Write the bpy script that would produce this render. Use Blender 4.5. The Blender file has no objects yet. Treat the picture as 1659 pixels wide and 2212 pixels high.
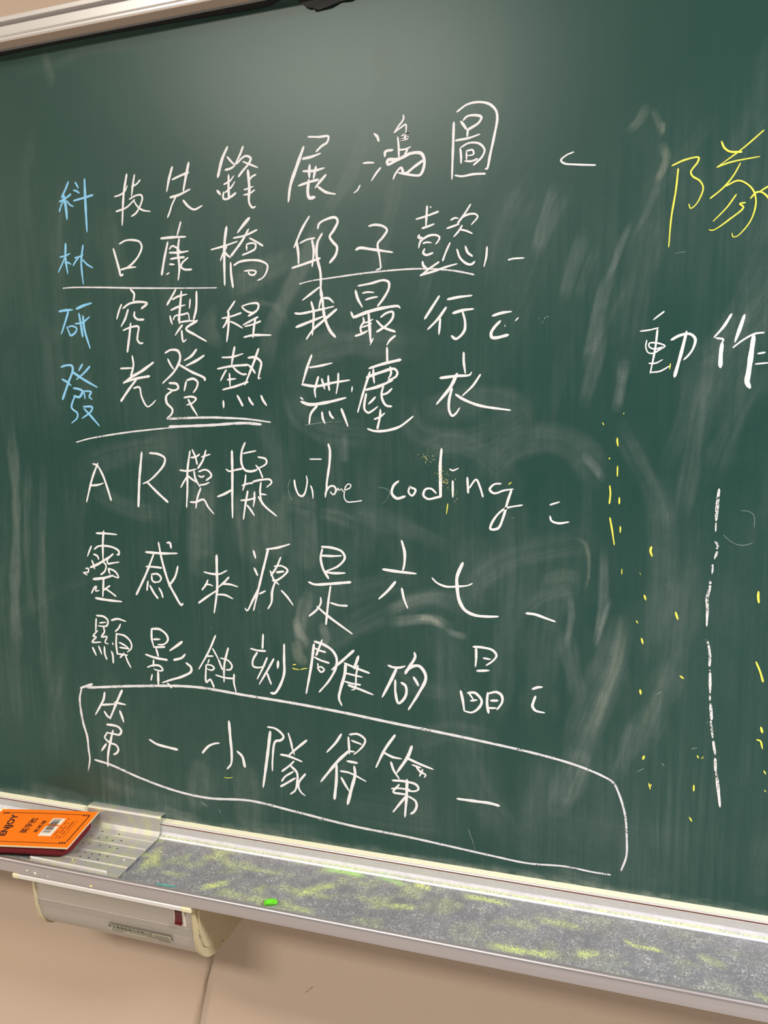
import bpy, bmesh, math, random
import numpy as np
from mathutils import Vector, Matrix

# ---------------------------------------------------------------- camera, light, exposure
scene = bpy.context.scene
COL = scene.collection
cam_data = bpy.data.cameras.new('camera')
cam_data.sensor_width = 36.0
cam_data.lens = 27.03
cam_data.clip_start = 0.02
cam = bpy.data.objects.new('camera', cam_data)
COL.objects.link(cam)
M3 = Matrix([[0.954175, -0.021921, 0.298444], [0.298591, 0.135764, -0.944675], [-0.01981, 0.990499, 0.136088]])
cam.matrix_world = Matrix.Translation((1.03962, -1.01143, 1.60926)) @ M3.to_4x4()
scene.camera = cam

world = bpy.data.worlds.new('world')
scene.world = world
world.use_nodes = True
world.node_tree.nodes['Background'].inputs[0].default_value = (1.0, 0.93, 0.86, 1)
world.node_tree.nodes['Background'].inputs[1].default_value = 0.13

def area_light(name, loc, sx, sy, power, col, aim=None):
    l = bpy.data.lights.new(name, 'AREA')
    l.shape = 'RECTANGLE'
    l.size, l.size_y = sx, sy
    l.energy = power
    l.color = col
    o = bpy.data.objects.new(name, l)
    COL.objects.link(o)
    o.location = loc
    if aim:
        o.rotation_euler = (Vector(aim) - Vector(loc)).to_track_quat('-Z', 'Y').to_euler()
    return o

area_light('ceiling_lamp_light', (-0.14, -2.30, 3.02), 1.30, 0.45, 71, (1.0, 0.94, 0.84))
area_light('ceiling_lamp_light', (3.1, -1.10, 3.02), 1.25, 0.35, 165, (0.95, 0.96, 1.0))
area_light('ceiling_lamp_light', (-3.7, -1.45, 3.02), 1.25, 0.35, 165, (1.0, 0.86, 0.68))

scene.view_settings.view_transform = 'Standard'
scene.view_settings.look = 'None'
scene.view_settings.gamma = 1.0
scene.view_settings.use_curve_mapping = False
scene.view_settings.exposure = 0.0

# ---------------------------------------------------------------- helpers
def tag(o, label=None, cat=None, group=None, kind=None):
    if label: o['label'] = label
    if cat: o['category'] = cat
    if group: o['group'] = group
    if kind: o['kind'] = kind
    return o

def thing(name, label, cat, loc, group=None):
    o = bpy.data.objects.new(name, None)
    o.empty_display_size = 0.02
    COL.objects.link(o)
    o.location = loc
    return tag(o, label, cat, group)

def world_loc(o):
    p = Vector((0, 0, 0))
    while o is not None:
        p = p + o.location
        o = o.parent
    return p

def obj(name, verts, faces, mat, parent=None, smooth=False, label=None, loc=None):
    """one mesh object; verts are in world metres"""
    base = world_loc(parent) if parent else Vector((0, 0, 0))
    l = Vector(loc) - base if loc is not None else Vector((0, 0, 0))
    off = np.array(base + l)
    me = bpy.data.meshes.new(name)
    v = np.asarray(verts, dtype=float).reshape(-1, 3) - off
    me.from_pydata([tuple(q) for q in v], [], [tuple(int(i) for i in f) for f in faces])
    me.update()
    bm = bmesh.new(); bm.from_mesh(me)
    bmesh.ops.recalc_face_normals(bm, faces=bm.faces)
    bm.to_mesh(me); bm.free()
    if mat: me.materials.append(mat)
    if smooth:
        me.polygons.foreach_set('use_smooth', [True] * len(me.polygons))
    o = bpy.data.objects.new(name, me)
    COL.objects.link(o)
    o.parent = parent
    o.location = l
    if label: o['label'] = label
    return o

class MB:
    """collects shapes for one mesh"""
    def __init__(s): s.v = []; s.f = []
    def add(s, v, f):
        n = len(s.v); s.v += [tuple(p) for p in v]; s.f += [tuple(i + n for i in q) for q in f]; return s
    def box(s, a, b, T=None):
        x0, y0, z0 = a; x1, y1, z1 = b
        v = [(x, y, z) for x in (x0, x1) for y in (y0, y1) for z in (z0, z1)]
        if T: v = [T(*p) for p in v]
        return s.add(v, [(0, 1, 3, 2), (4, 6, 7, 5), (0, 4, 5, 1), (2, 3, 7, 6), (0, 2, 6, 4), (1, 5, 7, 3)])
    def prism(s, prof, x0, x1, T=None):
        """(y,z) profile extruded along x"""
        n = len(prof)
        v = [(x0, y, z) for y, z in prof] + [(x1, y, z) for y, z in prof]
        if T: v = [T(*p) for p in v]
        f = [(i, (i + 1) % n, n + (i + 1) % n, n + i) for i in range(n)]
        return s.add(v, f + [tuple(range(n)), tuple(range(2 * n - 1, n - 1, -1))])
    def sheet(s, prof, x0, x1):
        n = len(prof)
        v = [(x0, y, z) for y, z in prof] + [(x1, y, z) for y, z in prof]
        return s.add(v, [(i, i + 1, n + i + 1, n + i) for i in range(n - 1)])
    def tube(s, pts, r, k=10, cap=True):
        pts = [Vector(p) for p in pts]; n = len(pts); v = []; f = []
        rr = r if isinstance(r, (list, tuple)) else [r] * n
        up = None
        for i, p in enumerate(pts):
            t = (pts[min(i + 1, n - 1)] - pts[max(i - 1, 0)]).normalized()
            if up is None: up = Vector((0, 0, 1)) if abs(t.z) < .9 else Vector((1, 0, 0))
            a = t.cross(up).normalized(); b = a.cross(t).normalized(); up = b
            for j in range(k):
                q = 2 * math.pi * j / k
                v.append(p + a * math.cos(q) * rr[i] + b * math.sin(q) * rr[i])
        for i in range(n - 1):
            for j in range(k):
                f.append((i * k + j, i * k + (j + 1) % k, (i + 1) * k + (j + 1) % k, (i + 1) * k + j))
        if cap: f += [tuple(range(k)), tuple(range((n - 1) * k, n * k))]
        return s.add(v, f)
    def build(s, name, mat, parent=None, smooth=False, label=None, loc=None):
        return obj(name, s.v, s.f, mat, parent, smooth, label, loc)

def bevel(o, w, seg=2, ang=0.6):
    m = o.modifiers.new('bevel', 'BEVEL'); m.width = w; m.segments = seg; m.limit_method = 'ANGLE'; m.angle_limit = ang
    return o

def text_mesh(body, bold=0.0):
    """outline of a word in the default font, scaled to a unit box"""
    c = bpy.data.curves.new('word', 'FONT'); c.body = body; c.offset = bold; c.resolution_u = 3
    o = bpy.data.objects.new('word', c); COL.objects.link(o)
    bpy.context.view_layer.update()
    me = bpy.data.meshes.new_from_object(o.evaluated_get(bpy.context.evaluated_depsgraph_get()))
    v = np.array([tuple(q.co) for q in me.vertices])[:, :2]
    f = [tuple(p.vertices) for p in me.polygons]
    bpy.data.objects.remove(o); bpy.data.curves.remove(c); bpy.data.meshes.remove(me)
    lo, hi = v.min(0), v.max(0)
    return (v - lo) / (hi - lo), f, (hi - lo)

# value noise on numpy arrays
def vnoise(x, y, seed):
    rs = np.random.RandomState(seed); G = rs.rand(64, 64)
    xi = np.floor(x).astype(int); yi = np.floor(y).astype(int)
    fx = x - xi; fy = y - yi
    fx = fx * fx * (3 - 2 * fx); fy = fy * fy * (3 - 2 * fy)
    g = lambda a, b: G[a % 64, b % 64]
    return (g(xi, yi) * (1 - fx) + g(xi + 1, yi) * fx) * (1 - fy) + (g(xi, yi + 1) * (1 - fx) + g(xi + 1, yi + 1) * fx) * fy

def curve_pts(P, step):
    """centripetal-ish smooth polyline through P"""
    P = [np.array(p, float) for p in P]
    if len(P) == 1: P = [P[0], P[0] + .3]
    if len(P) == 2:
        n = max(2, int(np.linalg.norm(P[1] - P[0]) / step) + 1)
        return np.array([P[0] + (P[1] - P[0]) * t for t in np.linspace(0, 1, n)])
    Q = [2 * P[0] - P[1]] + P + [2 * P[-1] - P[-2]]
    out = []
    for i in range(1, len(Q) - 2):
        p0, p1, p2, p3 = Q[i - 1:i + 3]
        d = lambda a, b: max(np.linalg.norm(a - b), 1e-6) ** .5
        t0 = 0; t1 = t0 + d(p0, p1); t2 = t1 + d(p1, p2); t3 = t2 + d(p2, p3)
        n = max(2, int(np.linalg.norm(p2 - p1) / step) + 1)
        for t in np.linspace(t1, t2, n, endpoint=False):
            A1 = (t1 - t) / (t1 - t0) * p0 + (t - t0) / (t1 - t0) * p1
            A2 = (t2 - t) / (t2 - t1) * p1 + (t - t1) / (t2 - t1) * p2
            A3 = (t3 - t) / (t3 - t2) * p2 + (t - t2) / (t3 - t2) * p3
            B1 = (t2 - t) / (t2 - t0) * A1 + (t - t0) / (t2 - t0) * A2
            B2 = (t3 - t) / (t3 - t1) * A2 + (t - t1) / (t3 - t1) * A3
            out.append((t2 - t) / (t2 - t1) * B1 + (t - t1) / (t2 - t1) * B2)
    out.append(P[-1])
    return np.array(out)

def stamp(X, Z, pts, w, a, s, seed, soft=0.55):
    """strength of one wiped smear at the points X, Z (mm)"""
    L = curve_pts(pts, 12.0)
    res = np.zeros(X.shape)
    lo = L.min(0) - w; hi = L.max(0) + w
    m = (X > lo[0]) & (X < hi[0]) & (Z > lo[1]) & (Z < hi[1])
    if not m.any(): return res
    x = X[m]; z = Z[m]
    best = np.full(x.shape, 1e9); sg = np.zeros(x.shape); al = np.zeros(x.shape)
    seg = np.linalg.norm(np.diff(L, axis=0), axis=1); cum = np.concatenate([[0], np.cumsum(seg)])
    for i in range(len(L) - 1):
        d = L[i + 1] - L[i]; n2 = max(d @ d, 1e-9)
        t = np.clip(((x - L[i][0]) * d[0] + (z - L[i][1]) * d[1]) / n2, 0, 1)
        dx = x - L[i][0] - t * d[0]; dz = z - L[i][1] - t * d[1]
        D = np.hypot(dx, dz); k = D < best
        best = np.where(k, D, best)
        sg = np.where(k, (d[0] * dz - d[1] * dx) / math.sqrt(n2), sg)
        al = np.where(k, cum[i] + t * seg[i], al)
    h = w * .5
    h = h * (.75 + .5 * vnoise(al / 30., al * 0 + seed, seed + 5))
    e = np.clip((h - best) / (h * soft), 0, 1); e = e * e * (3 - 2 * e)
    end = np.clip(np.minimum(al + h * .4, cum[-1] - al + h * .4) / max(cum[-1] * .22, 4.), 0, 1)
    n1 = .5 * vnoise(sg / 2.6 + 9, al / 130., seed) + .5 * vnoise(sg / 7. + 9, al / 170., seed + 1)
    n1 = np.clip((n1 - .2) / .6, 0, 1)
    n2_ = vnoise(x / 9., z / 9., seed + 2)
    res[m] = a * e * end * ((1 - s) + s * (.12 + .88 * n1)) * (.75 + .5 * n2_)
    return res

# ---------------------------------------------------------------- materials
def new_mat(name):
    m = bpy.data.materials.new(name); m.use_nodes = True
    nt = m.node_tree; b = nt.nodes['Principled BSDF']
    return m, nt, b
def N(nt, t, **kw):
    n = nt.nodes.new(t)
    for k, v in kw.items():
        if k.startswith('i_'): n.inputs[int(k[2:])].default_value = v
        else: setattr(n, k, v)
    return n
def plain(name, col, rough=.5, metal=0., spec=.5, bump=0., bscale=200., mottle=.18):
    m, nt, b = new_mat(name)
    b.inputs['Base Color'].default_value = (*col, 1); b.inputs['Roughness'].default_value = rough
    b.inputs['Metallic'].default_value = metal; b.inputs['Specular IOR Level'].default_value = spec
    tc = N(nt, 'ShaderNodeTexCoord'); no = N(nt, 'ShaderNodeTexNoise'); no.inputs['Scale'].default_value = bscale
    no.inputs['Detail'].default_value = 4
    nt.links.new(tc.outputs['Object'], no.inputs['Vector'])
    mx = N(nt, 'ShaderNodeMix', data_type='RGBA', blend_type='MULTIPLY'); mx.inputs[0].default_value = mottle
    mx.inputs[6].default_value = (*col, 1)
    nt.links.new(no.outputs['Fac'], mx.inputs[7]); nt.links.new(mx.outputs[2], b.inputs['Base Color'])
    if bump:
        bp = N(nt, 'ShaderNodeBump'); bp.inputs['Strength'].default_value = bump; bp.inputs['Distance'].default_value = .001
        nt.links.new(no.outputs['Fac'], bp.inputs['Height']); nt.links.new(bp.outputs[0], b.inputs['Normal'])
    return m
def ramp(nt, pts):
    r = N(nt, 'ShaderNodeValToRGB')
    while len(r.color_ramp.elements) < len(pts): r.color_ramp.elements.new(.5)
    for e, (p, c) in zip(r.color_ramp.elements, pts):
        e.position = p; e.color = (*c, 1) if len(c) == 3 else c
    return r
def aluminium(name, col, rough, streak=(4, 900, 900), metal=.85, dirt=0.):
    """brushed along x"""
    m, nt, b = new_mat(name)
    tc = N(nt, 'ShaderNodeTexCoord'); mp = N(nt, 'ShaderNodeMapping'); mp.inputs['Scale'].default_value = streak
    no = N(nt, 'ShaderNodeTexNoise'); no.inputs['Scale'].default_value = 1.; no.inputs['Detail'].default_value = 3
    nt.links.new(tc.outputs['Object'], mp.inputs[0]); nt.links.new(mp.outputs[0], no.inputs['Vector'])
    r = ramp(nt, [(.25, tuple(c * .90 for c in col)), (.75, col)])
    nt.links.new(no.outputs['Fac'], r.inputs[0])
    out = r.outputs[0]
    if dirt:
        n2 = N(nt, 'ShaderNodeTexNoise'); n2.inputs['Scale'].default_value = 60.; n2.inputs['Detail'].default_value = 6
        nt.links.new(tc.outputs['Object'], n2.inputs['Vector'])
        r2 = ramp(nt, [(.44, (0, 0, 0)), (.66, (dirt, dirt, dirt))]); nt.links.new(n2.outputs['Fac'], r2.inputs[0])
        mx = N(nt, 'ShaderNodeMix', data_type='RGBA'); nt.links.new(r2.outputs[0], mx.inputs[0])
        nt.links.new(out, mx.inputs[6]); mx.inputs[7].default_value = (.66, .70, .40, 1); out = mx.outputs[2]
    nt.links.new(out, b.inputs['Base Color'])
    b.inputs['Metallic'].default_value = metal; b.inputs['Roughness'].default_value = rough
    bp = N(nt, 'ShaderNodeBump'); bp.inputs['Strength'].default_value = .12; bp.inputs['Distance'].default_value = .0004
    nt.links.new(no.outputs['Fac'], bp.inputs['Height']); nt.links.new(bp.outputs[0], b.inputs['Normal'])
    return m

def board_material():
    m, nt, b = new_mat('green_chalkboard')
    L = nt.links.new
    tc = N(nt, 'ShaderNodeTexCoord'); at = N(nt, 'ShaderNodeAttribute', attribute_name='dust')
    sp = N(nt, 'ShaderNodeSeparateColor'); L(at.outputs['Color'], sp.inputs[0])
    def streak(rot, sc, detail=5, rough=.6):
        mp = N(nt, 'ShaderNodeMapping'); mp.inputs['Rotation'].default_value = (0, rot, 0); mp.inputs['Scale'].default_value = sc
        no = N(nt, 'ShaderNodeTexNoise'); no.inputs['Scale'].default_value = 1.; no.inputs['Detail'].default_value = detail; no.inputs['Roughness'].default_value = rough
        no.inputs['Distortion'].default_value = .35
        L(tc.outputs['Object'], mp.inputs[0]); L(mp.outputs[0], no.inputs['Vector'])
        return no.outputs['Fac']
    s1 = streak(0.0, (150, 1, 6)); s2 = streak(-.42, (130, 1, 5)); s3 = streak(1.35, (110, 1, 6))
    big = streak(.2, (5, 1, 3.5), 6, .65)
    blot = streak(0, (26, 1, 18), 6, .7)
    def mixf(fac, a, c):
        x = N(nt, 'ShaderNodeMix', data_type='FLOAT')
        for i, q in zip((0, 2, 3), (fac, a, c)):
            if isinstance(q, (int, float)): x.inputs[i].default_value = q
            else: L(q, x.inputs[i])
        return x.outputs[0]
    def ma(op, a, c, clamp=False):
        x = N(nt, 'ShaderNodeMath', operation=op, use_clamp=clamp)
        for i, q in enumerate((a, c)):
            if isinstance(q, (int, float)): x.inputs[i].default_value = q
            else: L(q, x.inputs[i])
        return x.outputs[0]
    st = mixf(sp.outputs[2], s1, s2)
    fl = mixf(.5, st, s3)
    r = N(nt, 'ShaderNodeMapRange'); L(st, r.inputs[0]); r.inputs[1].default_value = .35; r.inputs[2].default_value = .72
    rb = N(nt, 'ShaderNodeMapRange'); L(big, rb.inputs[0]); rb.inputs[1].default_value = .36; rb.inputs[2].default_value = .72
    rh = N(nt, 'ShaderNodeMapRange'); L(s3, rh.inputs[0]); rh.inputs[1].default_value = .45; rh.inputs[2].default_value = .75
    film = ma('MULTIPLY', ma('MULTIPLY', r.outputs[0], rb.outputs[0]), .042)
    film = ma('ADD', film, ma('MULTIPLY', ma('MULTIPLY', rh.outputs[0], rb.outputs[0]), .02))
    film = ma('MULTIPLY', ma('ADD', film, ma('MULTIPLY', blot, .018)), ma('MULTIPLY', at.outputs['Alpha'], 1.6))
    grain = N(nt, 'ShaderNodeTexNoise'); grain.inputs['Scale'].default_value = 700.; grain.inputs['Detail'].default_value = 3
    L(tc.outputs['Object'], grain.inputs['Vector'])
    gr = N(nt, 'ShaderNodeMapRange'); L(grain.outputs['Fac'], gr.inputs[0]); gr.inputs[1].default_value = .3; gr.inputs[2].default_value = .7; gr.inputs[3].default_value = .55; gr.inputs[4].default_value = 1.4
    mod = ma('MULTIPLY', ma('ADD', ma('MULTIPLY', r.outputs[0], .35), .75), gr.outputs[0])
    white = ma('ADD', ma('MULTIPLY', sp.outputs[0], ma('MULTIPLY', mod, .56)), ma('MULTIPLY', film, gr.outputs[0]), True)
    base = N(nt, 'ShaderNodeMix', data_type='RGBA')
    L(big, base.inputs[0]); base.inputs[6].default_value = (.0085, .053, .041, 1); base.inputs[7].default_value = (.0105, .064, .050, 1)
    c1 = N(nt, 'ShaderNodeMix', data_type='RGBA'); L(white, c1.inputs[0]); L(base.outputs[2], c1.inputs[6]); c1.inputs[7].default_value = (.80, .80, .76, 1)
    c2 = N(nt, 'ShaderNodeMix', data_type='RGBA'); L(ma('MULTIPLY', sp.outputs[1], ma('MULTIPLY', mod, .6), True), c2.inputs[0]); L(c1.outputs[2], c2.inputs[6]); c2.inputs[7].default_value = (.78, .74, .48, 1)
    L(c2.outputs[2], b.inputs['Base Color'])
    ro = ma('ADD', .345, ma('MULTIPLY', white, .8), True)
    L(ro, b.inputs['Roughness']); b.inputs['Specular IOR Level'].default_value = .5
    bp = N(nt, 'ShaderNodeBump'); bp.inputs['Strength'].default_value = .08; bp.inputs['Distance'].default_value = .0005
    L(grain.outputs['Fac'], bp.inputs['Height']); L(bp.outputs[0], b.inputs['Normal'])
    return m

def chalk_material(name, col, grain=0.0):
    m, nt, b = new_mat(name)
    L = nt.links.new
    b.inputs['Roughness'].default_value = .95; b.inputs['Specular IOR Level'].default_value = .1
    tc = N(nt, 'ShaderNodeTexCoord'); no = N(nt, 'ShaderNodeTexNoise'); no.inputs['Scale'].default_value = 900.; no.inputs['Detail'].default_value = 3
    L(tc.outputs['Object'], no.inputs['Vector'])
    r = ramp(nt, [(.3, tuple(c * .86 for c in col)), (.65, col)]); L(no.outputs['Fac'], r.inputs[0]); L(r.outputs[0], b.inputs['Base Color'])
    if grain:
        n2 = N(nt, 'ShaderNodeTexNoise'); n2.inputs['Scale'].default_value = 520.; n2.inputs['Detail'].default_value = 4
        n3 = N(nt, 'ShaderNodeTexNoise'); n3.inputs['Scale'].default_value = 42.; n3.inputs['Detail'].default_value = 3
        L(tc.outputs['Object'], n2.inputs['Vector']); L(tc.outputs['Object'], n3.inputs['Vector'])
        a = N(nt, 'ShaderNodeMath', operation='ADD'); L(n2.outputs['Fac'], a.inputs[0]); L(n3.outputs['Fac'], a.inputs[1])
        mr = N(nt, 'ShaderNodeMapRange'); L(a.outputs[0], mr.inputs[0]); mr.inputs[1].default_value = .62 + grain * .3; mr.inputs[2].default_value = .78 + grain * .3
        L(mr.outputs[0], b.inputs['Alpha'])
    return m

def tray_material():
    m, nt, b = new_mat('dusty_aluminium')
    L = nt.links.new
    tc = N(nt, 'ShaderNodeTexCoord'); at = N(nt, 'ShaderNodeAttribute', attribute_name='dust')
    sp = N(nt, 'ShaderNodeSeparateColor'); L(at.outputs['Color'], sp.inputs[0])
    def noise(sc, d=5, ro=.6, dist=0.):
        no = N(nt, 'ShaderNodeTexNoise'); no.inputs['Scale'].default_value = sc; no.inputs['Detail'].default_value = d; no.inputs['Roughness'].default_value = ro; no.inputs['Distortion'].default_value = dist
        L(tc.outputs['Object'], no.inputs['Vector']); return no.outputs['Fac']
    def rng(x, a, c, lo=0., hi=1.):
        r = N(nt, 'ShaderNodeMapRange'); L(x, r.inputs[0]); r.inputs[1].default_value = a; r.inputs[2].default_value = c; r.inputs[3].default_value = lo; r.inputs[4].default_value = hi; return r.outputs[0]
    def ma(op, a, c, clamp=False):
        x = N(nt, 'ShaderNodeMath', operation=op, use_clamp=clamp)
        for i, q in enumerate((a, c)):
            if isinstance(q, (int, float)): x.inputs[i].default_value = q
            else: L(q, x.inputs[i])
        return x.outputs[0]
    def mixc(f, a, c):
        x = N(nt, 'ShaderNodeMix', data_type='RGBA')
        if isinstance(f, (int, float)): x.inputs[0].default_value = f
        else: L(f, x.inputs[0])
        for i, q in ((6, a), (7, c)):
            if isinstance(q, tuple): x.inputs[i].default_value = (*q, 1)
            else: L(q, x.inputs[i])
        return x.outputs[2]
    fine = noise(430, 4, .75, 1.2); mid = noise(70, 6, .65); low = noise(12, 4, .6)
    c = mixc(low, (.16, .16, .175), (.28, .28, .30))
    speck = ma('MULTIPLY', rng(fine, .50, .60), rng(mid, .34, .60))
    c = mixc(ma('MULTIPLY', speck, .46), c, (.80, .82, .72))
    patch = ma('MULTIPLY', rng(ma('ADD', fine, mid), .92, 1.12), 1.0)
    c = mixc(ma('MULTIPLY', ma('MULTIPLY', sp.outputs[0], rng(fine, .42, .54)), 1.25, True), c, (.66, .76, .20))
    c = mixc(ma('MULTIPLY', sp.outputs[1], rng(fine, .34, .52, .35, 1.), True), c, (.45, .74, .22))
    c = mixc(ma('MULTIPLY', sp.outputs[2], rng(mid, .3, .5, .85, 1.), True), c, (.88, .85, .90))
    L(c, b.inputs['Base Color'])
    L(ma('SUBTRACT', .30, ma('MULTIPLY', ma('ADD', speck, sp.outputs[0]), .3), True), b.inputs['Metallic'])
    b.inputs['Roughness'].default_value = .48
    bp = N(nt, 'ShaderNodeBump'); bp.inputs['Strength'].default_value = .3; bp.inputs['Distance'].default_value = .0006
    L(fine, bp.inputs['Height']); L(bp.outputs[0], b.inputs['Normal'])
    return m

MAT = dict(
    wall=plain('peach_wall_paint', (.63, .485, .375), .85, 0, .25, .03, 260., .06),
    ceiling=plain('white_ceiling_paint', (.80, .79, .76), .9),
    floor=plain('grey_floor_tile', (.42, .40, .37), .5),
    board=board_material(),
    alu=aluminium('brushed_aluminium', (.90, .86, .84), .30, metal=.5),
    alu_dust=aluminium('dust_streaked_aluminium', (.62, .60, .59), .40, metal=.6, dirt=.7),
    lip=aluminium('polished_tray_lip', (.62, .57, .58), .33, metal=.8),
    tray=tray_material(),
    creamrail=plain('chalk_coated_ledge', (.84, .80, .58), .8, 0, .3, .9, 420.),
    strip=plain('pale_back_strip', (.74, .72, .70), .45, .2, .5),
    rail_warm=plain('rail_warm_reflection', (.80, .58, .47), .5, .1),
    seam=plain('rust_brown_seam', (.22, .085, .045), .7),
    black=plain('shade_black', (.008, .008, .008), .6),
    white=chalk_material('white_chalk', (.95, .93, .93)),
    white_grain=chalk_material('worn_white_chalk', (.86, .84, .86), .36),
    white_line=chalk_material('broken_white_chalk', (.90, .88, .87), .70),
    blue=chalk_material('blue_chalk', (.30, .66, .95)),
    yellow=chalk_material('yellow_chalk', (.95, .90, .14)),
    faint=chalk_material('faint_white_chalk', (.20, .27, .24), .5),
    orange=plain('orange_print', (.95, .20, .005), .42, 0, .4),
    ink=plain('dark_ink', (.045, .008, .010), .5),
    paper=plain('white_label_paper', (.82, .74, .62), .6),
    barink=plain('grey_bar_ink', (.13, .11, .10), .6),
    redink=plain('dark_orange_ink', (.40, .055, .003), .5),
    card_edge=plain('cream_cardboard', (.80, .72, .46), .7, bump=.3),
    maroon=plain('maroon_plush', (.19, .018, .022), .95, 0, .2, .9, 900.),
    cream=plain('cream_plastic', (.60, .50, .30), .45, 0, .4, .05, 120.),
    plug=plain('pale_cream_plastic', (.84, .76, .50), .4),
    alu_body=aluminium('anodised_housing', (.53, .475, .425), .40, metal=.55),
    switch_frame=plain('ivory_switch_frame', (.74, .67, .55), .4),
    rocker=plain('dark_red_rocker', (.10, .002, .005), .12, 0, .6),
    plate=plain('clear_yellowed_sticker', (.50, .46, .34), .4),
    plate_ink=plain('black_print', (.012, .016, .010), .5),
    plate_grey=plain('grey_small_print', (.21, .19, .13), .6),
    screw=plain('steel_screw', (.55, .54, .52), .25, .95),
    cord=plain('beige_cord', (.50, .39, .28), .5),
    green=plain('green_chalk_stick', (.16, .72, .03), .8, 0, .2, .4, 400.),
    teal=plain('teal_chalk', (.10, .42, .36), .9),
    crumb=plain('white_chalk_crumb', (.82, .78, .70), .9),
    ycrumb=plain('yellow_chalk_crumb', (.82, .78, .30), .9),
    mark=plain('grey_scuff', (.30, .21, .14), .8),
)

# ---------------------------------------------------------------- the room
def setting(name, mb, mat):
    return tag(mb.build(name, mat), kind='structure')
WALL_Y = 0.022
wall = setting('wall_back', MB().box((-5.2, WALL_Y, 0), (4.6, WALL_Y + .15, 3.1)), MAT['wall'])
setting('floor', MB().box((-5.2, -6, -.1), (4.6, WALL_Y, 0)), MAT['floor'])
setting('ceiling', MB().box((-5.2, -6, 3.1), (4.6, WALL_Y, 3.2)), MAT['ceiling'])
sm = MB()
for a, b_ in (((.5635, .6718), (.5685, .6765)), ((.5700, .6785), (.5769, .6847))):
    sm.add([(a[0], WALL_Y - .0003, a[1]), (b_[0], WALL_Y - .0003, b_[1]), (b_[0] + .0005, WALL_Y - .0003, b_[1] - .0009), (a[0] + .0005, WALL_Y - .0003, a[1] - .0009)], [(0, 1, 2, 3)])
sm.build('scuff_mark', MAT['mark'], wall)

# ---------------------------------------------------------------- chalkboard
BX0, BX1, BZ0, BZ1 = -0.85, 2.45, 0.95, 2.1481
board = thing('chalkboard', 'large green chalkboard covered in chalk writing on the peach wall', 'chalkboard', (.8, 0, BZ0))

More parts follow.
